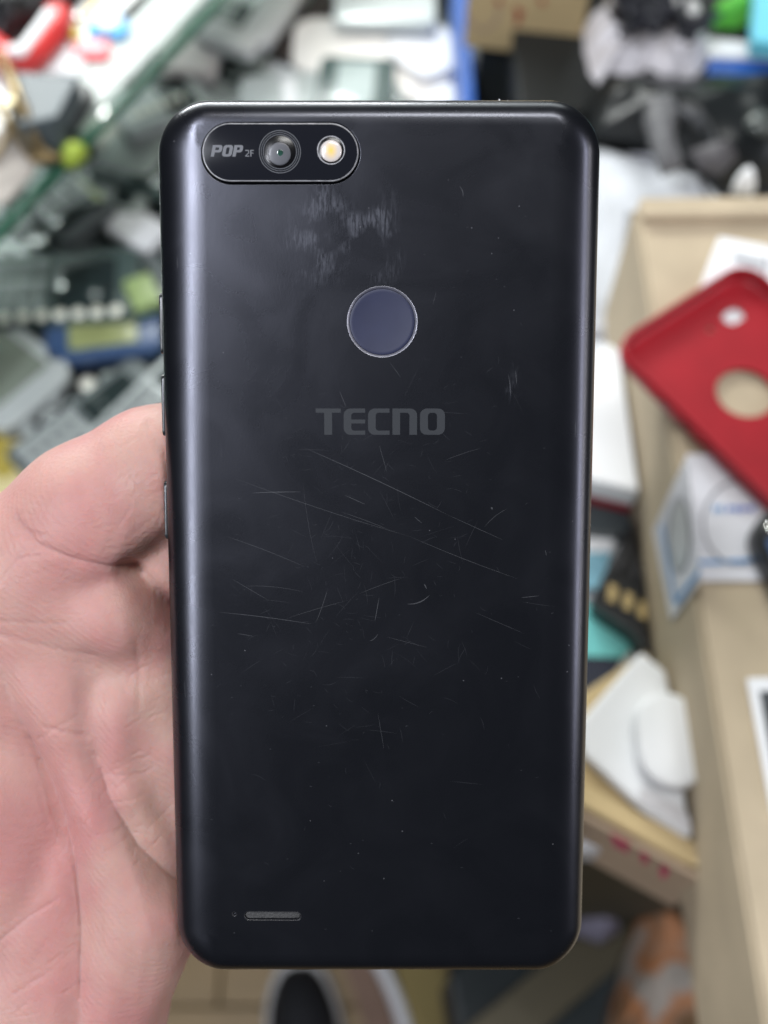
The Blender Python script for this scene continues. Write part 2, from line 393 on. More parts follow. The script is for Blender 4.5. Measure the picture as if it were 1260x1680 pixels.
# lettering -----------------------------------------------------------
def strip(outer, inner_, closed, z):
    V = []; F = []; n = len(outer)
    V = [(x, y, z) for (x, y) in outer] + [(x, y, z) for (x, y) in inner_]
    for i in range(n if closed else n - 1):
        j = (i + 1) % n; F.append((i, j, n + j, n + i))
    return V, F
def arc(cx, cy, rx, ry, a0, a1, n=6): return [(cx + rx * math.cos(R(a0 + (a1 - a0) * k / n)), cy + ry * math.sin(R(a0 + (a1 - a0) * k / n))) for k in range(n + 1)]
def rectp(x0, x1, y0, y1, z): return [(x0, y0, z), (x1, y0, z), (x1, y1, z), (x0, y1, z)], [(0, 1, 2, 3)]
def letter_C(x0, x1, y0, y1, sw, th, r, z, open_l=False):
    ri = max(0.02, r - min(sw, th) * .9)
    o = [(x1, y1)] + arc(x0 + r, y1 - r, r, r, 90, 180) + arc(x0 + r, y0 + r, r, r, 180, 270) + [(x1, y0)]
    i = [(x1, y1 - th)] + arc(x0 + sw + ri, y1 - th - ri, ri, ri, 90, 180) + arc(x0 + sw + ri, y0 + th + ri, ri, ri, 180, 270) + [(x1, y0 + th)]
    return strip(o, i, False, z)
def letter_O(x0, x1, y0, y1, sw, th, r, z):
    ri = max(0.02, r - min(sw, th) * .8)
    def lp(a0, a1, b0, b1, q): return arc(a1 - q, b1 - q, q, q, 0, 90) + arc(a0 + q, b1 - q, q, q, 90, 180) + arc(a0 + q, b0 + q, q, q, 180, 270) + arc(a1 - q, b0 + q, q, q, 270, 360)
    return strip(lp(x0, x1, y0, y1, r), lp(x0 + sw, x1 - sw, y0 + th, y1 - th, ri), True, z)
def letter_N(x0, x1, y0, y1, sw, th, r, z):
    ri = max(0.02, r - th * .9)
    o = [(x0, y0), (x0, y1)] + arc(x1 - r, y1 - r, r, r, 90, 0) + [(x1, y0)]
    i = [(x0 + sw, y0), (x0 + sw, y1 - th)] + arc(x1 - sw - ri, y1 - th - ri, ri, ri, 90, 0) + [(x1 - sw, y0)]
    return strip(o, i, False, z)
def prt(name, VF, m, parent, zz):
    """lay flat print on the cover, following its bulge"""
    V = [(x * mm, y * mm, (bulge(x, y) + zz) * mm) for (x, y, z) in VF[0]]
    return mobj(name, V, VF[1], m, parent)
def cz(px): return 480 + px / 4.2
def crow(py): return 420 + py / 4.2
def LX(px): return L(px, 692)[0]
def LY(py): return L(625, py)[1]
y1, y0 = LY(crow(1051)), LY(crow(1232)); th = (y1 - LY(crow(1080)))
x0, x1 = LX(cz(160)), LX(cz(332))
prt('letter', join([rectp(x0, x1, y1 - th, y1, 0), rectp(LX(cz(218)), LX(cz(272)), y0, y1 - th, 0)]), M_PRINT, cover, .012)
x0, x1 = LX(cz(352)), LX(cz(500)); ym = (LY(crow(1127)), LY(crow(1154)))
prt('letter', join([letter_C(x0, x1, y0, y1, 1.25, th, 1.1, 0), rectp(x0 + 1.25, x1, ym[1], ym[0], 0)]), M_PRINT, cover, .012)
x0, x1 = LX(cz(520)), LX(cz(668)); prt('letter', letter_C(x0, x1, y0, y1, 1.25, th, 1.1, 0), M_PRINT, cover, .012)
x0, x1 = LX(cz(688)), LX(cz(858)); prt('letter', letter_N(x0, x1, y0, y1, 1.25, th, 1.1, 0), M_PRINT, cover, .012)
x0, x1 = LX(cz(878)), LX(cz(1050)); prt('letter', letter_O(x0, x1, y0, y1, 1.3, th, 1.1, 0), M_PRINT, cover, .012)
# POP 2F on the camera window (slanted)
def wp(name, VF, sh=0.22):
    yb = L(345, 257)[1]
    V = [((x + (y - yb) * sh) * mm, y * mm, (ZP + .012) * mm) for (x, y, z) in VF[0]]
    return mobj(name, V, VF[1], M_PRINT2, cwin)
def QX(px): return L(px, 248)[0]
yt, yb = L(345, 237.5)[1], L(345, 256.5)[1]; hgt = yt - yb
def letter_P(x0, x1):
    sw = 0.52; t = 0.36; ymid = yb + hgt * 0.36
    o = [(x0 + sw, ymid)] + [(x1 - .45, ymid)] + arc(x1 - .4, ymid + .4, .4, .4, 270, 360, 4) + arc(x1 - .4, yt - .4, .4, .4, 0, 90, 4) + [(x0 + sw, yt)]
    i = [(x0 + sw, ymid + t)] + [(x1 - .62, ymid + t)] + arc(x1 - .6, ymid + t + .08, .1, .08, 270, 360, 4) + arc(x1 - .6, yt - t - .08, .1, .08, 0, 90, 4) + [(x0 + sw, yt - t)]
    return join([rectp(x0, x0 + sw, yb, yt, 0), strip(o, i, False, 0)])
wp('letter', letter_P(QX(345), QX(361.5)))
wp('letter', letter_O(QX(363), QX(379), yb, yt, .52, .36, .45, 0))
wp('letter', letter_P(QX(380.5), QX(395.5)))
yt2, yb2 = L(345, 245.5)[1], L(345, 256.5)[1]; h2 = yt2 - yb2; tt = 0.15
x0, x1 = QX(402), QX(408.5)
wp('numeral', join([rectp(x0, x1, yb2, yb2 + tt, 0), rectp(x0, x1 - .05, yt2 - tt, yt2, 0), rectp(x1 - tt, x1, yb2 + h2 * .55, yt2 - tt * .7, 0),
    ([(x0, yb2 + tt, 0), (x0 + tt * 1.3, yb2 + tt, 0), (x1, yb2 + h2 * .55, 0), (x1 - tt * 1.3, yb2 + h2 * .55, 0)], [(0, 1, 2, 3)])]), 0.0)
x0, x1 = QX(410.3), QX(416)
wp('letter', join([rectp(x0, x0 + tt * 1.2, yb2, yt2, 0), rectp(x0 + tt * 1.2, x1, yt2 - tt, yt2, 0), rectp(x0 + tt * 1.2, x1 - .05, yb2 + h2 * .45, yb2 + h2 * .45 + tt, 0)]), 0.0)

# fingerprint sensor: bright ring and shallow dish
bf = bulge(FX, FY)
loops = [[(FX + r * math.cos(t), FY + r * math.sin(t), bf + z) for t in [2 * math.pi * k / 72 for k in range(72)]]
         for (r, z) in ((FR - 0.46, -0.72), (FR - .50, -0.40), (FR - 0.62, -0.34), (FR - 1.0, -0.38), (FR - 2.0, -0.47), (FR - 3.2, -0.54), (FR - 4.6, -0.57), (0.3, -0.58))]
V, F = loft(loops); fs = mobj('fingerprint_sensor', mmv(V), F, M_SENSOR, phone, True, angle=0.9)
M_CHAM = mat('polished_chamfer', (0.42, 0.42, 0.47), 0.38, 0.7, var=0.03)
loops = [[(FX + r * math.cos(t), FY + r * math.sin(t), bf + z) for t in [2 * math.pi * k / 72 for k in range(72)]]
         for (r, z) in ((FR - .05, -.3), (FR - 0.055, -.01), (FR - .09, 0.01), (FR - .16, -0.04), (FR - .43, -0.34), (FR - .45, -.6))]
V, F = loft(loops, False, False); mobj('sensor_ring', mmv(V), F, M_CHAM, fs, True)

# speaker slot lining
V, F = rslab(SHX - 0.22, SHY - 0.22, 0.2, SHY - .25, 0.05, SPX, SPY, bulge(SPX, SPY) - 0.68); mobj('speaker_mesh', mmv(V), F, mat('speaker_mesh_grey', (0.05, 0.05, 0.05), 0.6, bump=0.6, bscale=3000), phone)
loops = [[(x - nx * a, y - ny * a, bulge(x, y) + b) for (x, y, nx, ny) in rrect(SHX, SHY, SHY, 8, SPX, SPY)] for (a, b) in ((.0, 0.004), (0.05, 0.0), (0.12, -0.1))]
V, F = loft(loops, False, False); mobj('slot_edge', mmv(V), F, mat('slot_edge_plastic', (0.03, 0.03, 0.033), 0.25), phone, True)
loops = [[(MX + r * math.cos(t), MY + r * math.sin(t), bulge(MX, MY) + z) for t in [2 * math.pi * k / 16 for k in range(16)]] for (r, z) in ((.44, .0), (.36, .02), (.3, -.1))]
V, F = loft(loops, False, False); mobj('microphone_hole_edge', mmv(V), F, MATS['slot_edge_plastic'], phone, True)

# side buttons
for (pa, pb) in ((481, 581), (614, 715), (789, 884)):
    ya = L(263, pa, -6.8)[1]; yb_ = L(263, pb, -6.8)[1]
    V, F = rslab((ya - yb_) / 2, 1.05, 1.15, 0.9, 0.22)
    V2 = [(-HW + 0.58 - z, (ya + yb_) / 2 + x, -6.8 + y) for (x, y, z) in V]
    mobj('side_button', mmv(V2), F, M_FRAME, phone, True, angle=0.7)
# ear-jack ring on the top edge
nxp = L(823, 168, -6)[0]
V, F = disc(0, 0, 1.9, 1.3, 0, 0.25, 24)
mobj('headphone_jack', mmv([(nxp + x, HH - 0.12 + z, -6.6 + y) for (x, y, z) in V]), F, M_GLOSS, phone, True, angle=0.6)

# scratches: hair-fine tapering ribbons, part of the cover's wear
rnd = random.Random(7)
def ribbon(p, q, w, bend=0.0, n=7):
    a = Vector((*L(*p), 0)); b = Vector((*L(*q), 0)); d = (b - a); nn = Vector((-d.y, d.x, 0)).normalized()
    V = []; F = []
    for k in range(n + 1):
        t = k / n; c = a + d * t + nn * (bend * 4 * t * (1 - t)); ww = w * (0.12 + 0.88 * math.sin(math.pi * t) ** 0.6) * 0.5
        z = zs(c.x, c.y) + 0.006
        V += [(c.x + nn.x * ww, c.y + nn.y * ww, z), (c.x - nn.x * ww, c.y - nn.y * ww, z)]
        if k < n: F.append((2 * k, 2 * k + 1, 2 * k + 3, 2 * k + 2))
    return V, F
main = [((500, 735), (735, 845), .10, .2), ((735, 845), (825, 886), .06, 0), ((385, 785), (672, 880), .06, -.3), ((672, 880), (850, 950), .06, -.2),
        ((413, 809), (493, 807), .12, 0.05), ((370, 880), (500, 930), .06, .2), ((360, 1005), (512, 1024), .09, .15), ((668, 991), (705, 976), .17, -.5),
        ((538, 965), (518, 1022), .07, .1), ((855, 981), (885, 978), .09, 0), ((400, 962), (500, 972), .05, .4), ((565, 812), (600, 828), .08, 0),
        ((795, 865), (832, 835), .06, .3), ((497, 790), (520, 925), .03, -.3), ((380, 950), (440, 985), .06, 0), ((470, 1015), (570, 985), .05, .1),
        ((622, 980), (615, 1020), .09, 0), ((590, 974), (660, 948), .05, .1), ((557, 642), (568, 668), .08, 0), ((622, 730), (635, 775), .06, 0),
        ((640, 595), (658, 620), .05, 0), ((710, 500), (716, 478), .05, 0), ((730, 755), (790, 735), .05, .1), ((680, 848), (692, 858), .1, 0),
        ((834, 614), (838, 650), .09, .1), ((846, 608), (848, 630), .08, 0), ((754, 305), (760, 322), .12, .2), ((620, 1040), (606, 1052), .10, .2),
        ((635, 1045), (700, 1062), .05, 0), ((780, 1005), (860, 1040), .04, 0), ((390, 1040), (415, 1044), .08, 0), ((620, 1170), (630, 1230), .05, 0),
        ((560, 840), (640, 870), .06, .1), ((895, 903), (897, 912), .1, 0), ((696, 958), (700, 966), .16, 0), ((806, 832), (808, 836), .28, 0), ((281, 228), (285, 229), .22, 0), ((300, 186), (304, 183), .12, 0), ((288, 420), (289, 440), .08, 0), ((946, 690), (945, 720), .07, 0), ((934, 1060), (936, 1062), .2, 0), ((300, 1120), (302, 1150), .06, 0), ((690, 186), (720, 187), .06, 0)]
V, F = join([ribbon(a, b, w, k) for (a, b, w, k) in main]); o = mobj('scratch', mmv(V), F, M_SCRATCH, cover); o['kind'] = 'stuff'
ls = []
for i in range(330):
    cx = rnd.gauss(610, 130); cy = rnd.gauss(930, 190)
    if not (335 < cx < 900 and 320 < cy < 1530): continue
    if (cx - 627) ** 2 + (cy - 528) ** 2 < 70 ** 2: continue
    ln = rnd.choice((6, 10, 14, 22, 40)) * rnd.uniform(.6, 1.5); a = rnd.gauss(0.35, 0.9) if rnd.random() < .6 else rnd.uniform(0, 3.14)
    dx, dy = math.cos(a) * ln / 2, math.sin(a) * ln / 2
    ls.append(ribbon((cx - dx, cy - dy), (cx + dx, cy + dy), rnd.uniform(.03, .075), rnd.gauss(0, .12), 4))
for i in range(60):
    cx = rnd.uniform(345, 930); cy = rnd.uniform(320, 1540); s = rnd.uniform(1.2, 2.6)
    if (cx - 627) ** 2 + (cy - 528) ** 2 < 70 ** 2: continue
    ls.append(ribbon((cx - s, cy), (cx + s, cy + rnd.uniform(-1, 1)), rnd.uniform(.10, .22), 0, 2))
V, F = join(ls); o = mobj('fine_scratch', mmv(V), F, M_SCRATCH2, cover); o['kind'] = 'stuff'

# =================================================================== THE HAND
def build_hand():
    h = 0.85
    xs = np.arange(-104, 44, h, dtype=np.float32); ys = np.arange(-150, 46, h, dtype=np.float32); zs = np.arange(-60, 6, h, dtype=np.float32)
    X, Y, Z = np.meshgrid(xs, ys, zs, indexing='ij')
    OM = CAM + ray(621, 876) * 0.1885; t0 = R(6.2)
    OY = UP * math.cos(t0) - FW * math.sin(t0); OZ = -FW * math.cos(t0) - UP * math.sin(t0)
    def adj(p):
        q = OM + (RT * p[0] + OY * p[1] + OZ * p[2]) * mm - CAM; k = FPX / q.dot(FW)
        x, y = L(630 + q.dot(RT) * k, 840 - q.dot(UP) * k, p[2])
        return (x, y, p[2], p[3] * 0.97)
    def cap(pts):
        pts = [adj(p) for p in pts]
        best = None
        for (a, b) in zip(pts[:-1], pts[1:]):
            ax, ay, az, ra = a; bx_, by, bz_, rb = b
            dx, dy, dz = bx_ - ax, by - ay, bz_ - az; dd = dx * dx + dy * dy + dz * dz
            t = np.clip(((X - ax) * dx + (Y - ay) * dy + (Z - az) * dz) / dd, 0, 1)
            d = np.sqrt((X - ax - t * dx) ** 2 + (Y - ay - t * dy) ** 2 + (Z - az - t * dz) ** 2) - (ra + (rb - ra) * t)
            best = d if best is None else smin(best, d, 2.0)
        return best
    def smin(a, b, k):
        q = np.clip(0.5 + 0.5 * (b - a) / k, 0, 1)
        return b * (1 - q) + a * q - k * q * (1 - q)
    palm = cap([(-84, -26, -20, 17), (-62, -14, -17, 12.5), (-51, -17.2, -16, 10.6), (-46, -25, -18, 9.5)])
    for (c, k) in ((cap([(-70, -30, -20, 16), (-50, -36, -20, 13)]), 6),
                   (cap([(-60, -32, -18.5, 13), (-52, -52, -17, 11.5), (-46, -74, -18, 13), (-60, -98, -20, 16)]), 4),
                   (cap([(-43, -24, -21, 9.5), (-39, -42, -20, 10), (-34, -56, -22, 10)]), 3),
                   (cap([(-76, -52, -18, 17), (-68, -76, -19, 15), (-66, -100, -22, 20)]), 5),
                   (cap([(-57, -62, -17, 9.5), (-58, -86, -18, 12)]), 4),
                   (cap([(-70, -100, -28, 24), (-84, -150, -34, 27), (-100, -200, -36, 28)]), 9),
                   (cap([(-60, -40, -30, 17), (-30, -42, -34, 15), (-25, -18, -33, 13)]), 9)):
        palm = smin(palm, c, k)
    # fingers lying under the phone, unequal and bent
    for c in (cap([(-26, -12, -30, 9), (-4, 6, -26, 8.4), (12, 10, -20, 7.6), (20, 6, -17, 6.9)]),
              cap([(-24, -28, -31, 9), (0, -14, -27, 8.6), (18, -12, -20, 7.8), (25, -15, -17, 7)]),
              cap([(-24, -44, -32, 8.8), (-2, -34, -27, 8.2), (16, -33, -20, 7.4), (22, -35, -17, 6.6)]),
              cap([(-28, -58, -31, 8), (-8, -54, -26, 7.2), (6, -54, -20, 6.4), (11, -55, -17, 5.8)])):
        palm = smin(palm, c, 2.0)
    mid = cap([(-52, -14, -25, 8), (-41, -8.5, -22, 8.2), (-28, -4, -24, 8)])
    palm = smin(palm, mid, 0.6)
    thumb = cap([(-84, -20, -19, 15), (-66, -9.8, -17.5, 14.4), (-54, 0.9, -17.5, 14.1), (-42, 8.0, -19.5, 13.2), (-26, 13, -24, 12), (-8, 21, -24, 10.5), (8, 27, -22, 8.5)])
    d = smin(palm, thumb, 1.1)
    # keep clear of the phone body: skin is pressed flat against it
    box = np.maximum(np.maximum(-36.3 - X, X - 36.3), np.maximum(np.maximum(-75 - Y, Y - 75), -9.15 - Z))
    d = np.maximum(d, -box - 0.0)
    # broad folds
    def poly_dist(x, y, pts):
        best = None
        for (a, b) in zip(pts[:-1], pts[1:]):
            dx, dy = b[0] - a[0], b[1] - a[1]
            t = np.clip(((x - a[0]) * dx + (y - a[1]) * dy) / (dx * dx + dy * dy), 0, 1)
            q = np.hypot(x - a[0] - t * dx, y - a[1] - t * dy)
            best = q if best is None else np.minimum(best, q)
        return best
    Hh = lambda pts: [L(px, py, -6) for (px, py) in pts]
    v1 = Hh([(-30, 1060), (0, 1110), (41, 1214), (86, 1324), (117, 1428), (128, 1531), (128, 1700)])
    v2 = Hh([(142, 1140), (140, 1185), (152, 1248), (179, 1321), (221, 1397), (269, 1455), (305, 1490)])
    v3 = Hh([(75, 1400), (62, 1445), (35, 1497), (-10, 1580)])
    x2, y2 = X[:, :, 0], Y[:, :, 0]
    v4 = Hh([(140, 1098), (200, 1112), (285, 1092)])
    v5 = Hh([(198, 936), (232, 914), (278, 880)]); v6 = Hh([(203, 938), (235, 985), (275, 1037)])
    dep = 1.3 * np.exp(-(poly_dist(x2, y2, v5) / 1.7) ** 2) + 0.9 * np.exp(-(poly_dist(x2, y2, v6) / 1.5) ** 2) + 1.5 * np.exp(-(poly_dist(x2, y2, v4) / 3.6) ** 2) + 1.9 * np.exp(-(poly_dist(x2, y2, v1) / 2.6) ** 2) + 1.9 * np.exp(-(poly_dist(x2, y2, v2) / 2.6) ** 2) + 0.9 * np.exp(-(poly_dist(x2, y2, v3) / 2.4) ** 2)
    d = d + dep[:, :, None] * (Z > -28)
    # surface nets
    ins = d < 0
    nx, ny, nz = d.shape
    cs = np.zeros((nx - 1, ny - 1, nz - 1), np.int8)
    for i in (0, 1):
        for j in (0, 1):
            for k in (0, 1):
                cs += ins[i:nx - 1 + i, j:ny - 1 + j, k:nz - 1 + k]
    act = (cs > 0) & (cs < 8)
    idx = -np.ones(act.shape, np.int64); ai, aj, ak = np.nonzero(act); idx[ai, aj, ak] = np.arange(len(ai))
    acc = np.zeros((len(ai), 3)); cnt = np.zeros(len(ai))
    corners = [(i, j, k) for i in (0, 1) for j in (0, 1) for k in (0, 1)]
    for a in corners:
        for ax in range(3):
            if a[ax] == 1: continue
            b = list(a); b[ax] = 1
            da = d[ai + a[0], aj + a[1], ak + a[2]]; db = d[ai + b[0], aj + b[1], ak + b[2]]
            m_ = (da < 0) != (db < 0)
            t = np.where(m_, da / np.where(m_, da - db, 1), 0)
            p = np.stack([np.full(len(ai), float(v)) for v in a], 1); p[:, ax] += t
            acc[m_] += p[m_]; cnt[m_] += 1
    pos = acc / cnt[:, None] + np.stack([ai, aj, ak], 1)
    pos = pos * h + np.array([xs[0], ys[0], zs[0]])
    faces = []
    for ax in range(3):
        u, v = [(1, 2), (2, 0), (0, 1)][ax]
        sl = [slice(1, None if False else s - 1) for s in d.shape]
        s0 = [slice(1, n_ - 1) for n_ in d.shape]; s0[ax] = slice(0, d.shape[ax] - 1)
        s1 = list(s0); s1[ax] = slice(1, d.shape[ax])
        A = ins[tuple(s0)]; B = ins[tuple(s1)]
        m_ = A != B; q = np.stack(np.nonzero(m_), 1)
        off = np.array([1, 1, 1]); off[ax] = 0; q = q + off
        def cell(du, dv):
            c = q.copy(); c[:, u] -= du; c[:, v] -= dv
            return idx[c[:, 0], c[:, 1], c[:, 2]]
        f = np.stack([cell(0, 0), cell(1, 0), cell(1, 1), cell(0, 1)], 1)
        flip = ~A[m_]
        f[flip] = f[flip][:, ::-1]
        faces.append(f[(f >= 0).all(1)])
    faces = np.concatenate(faces)
    me = bpy.data.meshes.new('hand'); me.from_pydata((pos * mm).tolist(), [], faces.tolist()); me.update()
    bm = bmesh.new(); bm.from_mesh(me)
    bmesh.ops.recalc_face_normals(bm, faces=bm.faces)
    for _ in range(4): bmesh.ops.smooth_vert(bm, verts=bm.verts, factor=0.5, use_axis_x=True, use_axis_y=True, use_axis_z=True)
    # finer mesh where the photograph shows the skin
    es = [e for e in bm.edges if all(v.co.x < -0.0335 and v.co.z > -0.024 and -0.09 < v.co.y < 0.034 for v in e.verts)]
    bmesh.ops.subdivide_edges(bm, edges=es, cuts=2, use_grid_fill=True)
    for _ in range(3): bmesh.ops.smooth_vert(bm, verts=bm.verts, factor=0.5, use_axis_x=True, use_axis_y=True, use_axis_z=True)
    bm.normal_update()
    co = np.array([v.co[:] for v in bm.verts]) / mm; no = np.array([v.normal[:] for v in bm.verts])
    x, y, z = co.T
    D = np.zeros(len(x)); up = np.clip(no[:, 2] * 1.6, 0, 1) * (x < -35)
    creases = [([(0, 1110), (41, 1214), (86, 1324), (117, 1428), (128, 1531), (130, 1690)], .30, .9), ([(41, 1214), (86, 1324), (117, 1428), (128, 1531), (130, 1640)], .3, .28), ([(152, 1248), (179, 1321), (221, 1397), (269, 1455), (300, 1485)], .35, 1.1), ([(160, 1270), (179, 1321), (221, 1397), (269, 1455), (300, 1485)], .28, .3),
               ([(30, 855), (60, 885), (120, 912), (175, 932), (203, 938)], .3, 1.0), ([(50, 872), (70, 890), (120, 912), (175, 932), (203, 938)], .22, .3), ([(203, 938), (235, 985), (275, 1035)], .2, 1.0),
               ([(-5, 1035), (40, 1050), (100, 1070), (150, 1082)], .16, .6), ([(0, 1015), (60, 1020), (110, 1022)], .12, .5),
               ([(20, 878), (45, 872), (70, 878)], .18, .4), ([(28, 850), (50, 868), (80, 875)], .18, .35), ([(75, 1190), (110, 1200), (140, 1213)], .2, .45),
               ([(218, 1060), (220, 1100), (222, 1170)], .12, .6), ([(60, 1215), (95, 1190), (120, 1180)], .12, .4), ([(150, 1290), (200, 1262), (240, 1250)], .10, .4),
               ([(235, 700), (250, 722), (268, 745)], .25, .9), ([(0, 1540), (50, 1500), (90, 1480)], .16, .4), ([(30, 1620), (80, 1590), (120, 1560)], .1, .5),
               ([(160, 1500), (165, 1580), (160, 1680)], .16, 1.2), ([(215, 1500), (215, 1600), (205, 1680)], .14, 1.2), ([(250, 1540), (240, 1600), (230, 1660)], .1, .9)]
    for (pts, dp, w) in creases:
        D -= dp * np.exp(-(poly_dist(x, y, Hh(pts)) / w) ** 2)
    # tiny skin folds
    rr = random.Random(3)
    for _ in range(90):
        cx, cy = rr.choice([(200, 1290), (220, 1380), (60, 880), (235, 800), (80, 1600), (180, 860), (240, 1150)])
        cx += rr.gauss(0, 30); cy += rr.gauss(0, 34); a = rr.gauss(-0.45, 0.35); ln = rr.uniform(8, 30)
        D -= rr.uniform(.03, .09) * np.exp(-(poly_dist(x, y, Hh([(cx - math.cos(a) * ln, cy - math.sin(a) * ln), (cx + math.cos(a) * ln, cy + math.sin(a) * ln)])) / .3) ** 2)
    lump = np.array([noise.noise(Vector((a / 11, b / 11, c / 11))) for a, b, c in co]) * 0.28 + np.array([noise.noise(Vector((a / 4.2, b / 4.2, c / 4.2))) for a, b, c in co]) * 0.03
    D = D * up + lump * (x < -36.5)
    co2 = (co + no * D[:, None]) * mm
    for v, c in zip(bm.verts, co2): v.co = c
    bm.to_mesh(me); bm.free()
    for p in me.polygons: p.use_smooth = True
    o = bpy.data.objects.new('hand', me); C.objects.link(o); o.matrix_world = PHM
    return o
def skin():
    m = bpy.data.materials.new('skin'); m.use_nodes = True; n = m.node_tree.nodes; l = m.node_tree.links; b = n['Principled BSDF']
    tc = n.new('ShaderNodeTexCoord')
    def nz(scale, det=4, vec=None, dist=0):
        k = n.new('ShaderNodeTexNoise'); k.inputs['Scale'].default_value = scale; k.inputs['Detail'].default_value = det; k.inputs['Distortion'].default_value = dist
        l.new(vec or tc.outputs['Object'], k.inputs['Vector']); return k.outputs['Fac']
    r1 = n.new('ShaderNodeValToRGB'); l.new(nz(48, 3, None, .4), r1.inputs['Fac'])
    r1.color_ramp.elements[0].position = 0.34; r1.color_ramp.elements[0].color = (0.53, 0.33, 0.28, 1)
    r1.color_ramp.elements[1].position = 0.66; r1.color_ramp.elements[1].color = (0.505, 0.245, 0.228, 1)
    r2 = n.new('ShaderNodeMix'); r2.data_type = 'RGBA'; r2.blend_type = 'MULTIPLY'; r2.inputs['Factor'].default_value = 0.18
    r3 = n.new('ShaderNodeValToRGB'); l.new(nz(420, 4), r3.inputs['Fac'])
    r3.color_ramp.elements[0].position = 0.3; r3.color_ramp.elements[0].color = (0.80, 0.72, 0.70, 1); r3.color_ramp.elements[1].position = 0.6; r3.color_ramp.elements[1].color = (1, 1, 1, 1)
    l.new(r1.outputs['Color'], r2.inputs['A']); l.new(r3.outputs['Color'], r2.inputs['B']); l.new(r2.outputs['Result'], b.inputs['Base Color'])
    b.inputs['Roughness'].default_value = 0.52; b.inputs['Specular IOR Level'].default_value = 0.35
    b.inputs['Subsurface Weight'].default_value = 0.55; b.inputs['Subsurface Radius'].default_value = (1, 0.32, 0.18); b.inputs['Subsurface Scale'].default_value = 0.0035
    # ridged skin: distorted fine bands + pores
    w = n.new('ShaderNodeTexWave'); w.bands_direction = 'DIAGONAL'; w.inputs['Scale'].default_value = 360; w.inputs['Distortion'].default_value = 7; w.inputs['Detail'].default_value = 1.5; w.inputs['Detail Scale'].default_value = 0.18
    l.new(tc.outputs['Object'], w.inputs['Vector'])
    ms = n.new('ShaderNodeMath'); ms.operation = 'MULTIPLY_ADD'; l.new(w.outputs['Fac'], ms.inputs[0]); ms.inputs[1].default_value = 0.22; l.new(nz(1500, 3), ms.inputs[2])
    bp = n.new('ShaderNodeBump'); bp.inputs['Strength'].default_value = 0.8; bp.inputs['Distance'].default_value = 0.00016
    l.new(ms.outputs[0], bp.inputs['Height'])
    bp2 = n.new('ShaderNodeBump'); bp2.inputs['Strength'].default_value = 0.12; bp2.inputs['Distance'].default_value = 0.0003
    l.new(nz(260, 4, None, 1.5), bp2.inputs['Height']); l.new(bp.outputs['Normal'], bp2.inputs['Normal']); l.new(bp2.outputs['Normal'], b.inputs['Normal'])
    return m
hand = build_hand(); hand.data.materials.append(skin())
tag(hand, 'bare left hand with pink creased palm holding the black smartphone from behind and below', 'hand')

# =================================================================== SURROUNDINGS
Z_GLASS = 0.955; Z_SHELF = 0.80; Z_DESK = 0.968; Z_BOX = 1.055
M_CARD = mat('cardboard', (0.44, 0.36, 0.25), 0.8, var=0.20, vscale=40, bump=0.3, bscale=500)
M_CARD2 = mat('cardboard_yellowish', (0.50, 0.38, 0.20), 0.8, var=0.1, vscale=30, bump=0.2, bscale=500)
M_WHITE = mat('white_plastic', (0.74, 0.75, 0.76), 0.4, var=0.04)
M_PAPER = mat('white_paper', (0.76, 0.77, 0.78), 0.7, var=0.04)
M_BLACK = mat('black_plastic', (0.012, 0.013, 0.014), 0.35, var=0.2)
M_GREYP = mat('grey_plastic', (0.13, 0.15, 0.15), 0.3, var=0.2)
M_SILV = mat('silver_plastic', (0.50, 0.54, 0.53), 0.3, 0.2, var=0.12)
M_CHROME = mat('chrome', (0.8, 0.8, 0.78), 0.12, 1.0, var=0.05)
M_BRASS = mat('brass_chain', (0.27, 0.20, 0.10), 0.35, 0.8, var=0.3)
M_RED = mat('red_silicone', (0.32, 0.012, 0.020), 0.42, var=0.22, vscale=55, bump=0.12, bscale=900)

WALL = None
def prism(name, pix, z, thick, m, label=None, cat=None, group=None, parent=None, bev=0.001, kind=None, world=None):
    """horizontal slab whose top outline is given by photograph pixels on the plane z"""
    pts = world or [P(x, y, z) for (x, y) in pix]
    if WALL and z < Z_BOX - .004 and not world:
        pts = [p - WALL[1] * max(0, (p - WALL[0]).dot(WALL[1]) + .0035) if p.z > Z_DESK and p.y < WALL[0].y + .02 else p for p in pts]
    c = sum(pts, Vector()) / len(pts)
    # the origin sits at the base
    base = Vector((c.x, c.y, z - thick))
    n = len(pts)
    V = [(p.x - c.x, p.y - c.y, 0) for p in pts] + [(p.x - c.x, p.y - c.y, thick) for p in pts]
    F = [tuple(range(n)), tuple(range(n, 2 * n))] + [(i, (i + 1) % n, n + (i + 1) % n, n + i) for i in range(n)]
    o = mobj(name, V, F, m, bev=min(bev, thick * .3))
    M = Matrix.Translation(base)
    o.matrix_world = M
    if parent: 
        o.parent = parent; o.matrix_parent_inverse = parent.matrix_world.inverted()
    tag(o, label, cat, group, kind); return o
def wbox(name, p0, ux, uy, sx, sy, sz, m, parent=None, bev=0.001):
    """box from corner p0 along world unit vectors"""
    V = []
    for k in (0, 1):
        for (a, b) in ((0, 0), (1, 0), (1, 1), (0, 1)): V.append(ux * sx * a + uy * sy * b + Vector((0, 0, sz * k)))
    F = [(0, 3, 2, 1), (4, 5, 6, 7), (0, 1, 5, 4), (1, 2, 6, 5), (2, 3, 7, 6), (3, 0, 4, 7)]
    o = mobj(name, V, F, m, bev=bev); o.matrix_world = Matrix.Translation(p0)
    if parent: o.parent = parent; o.matrix_parent_inverse = parent.matrix_world.inverted()
    return o
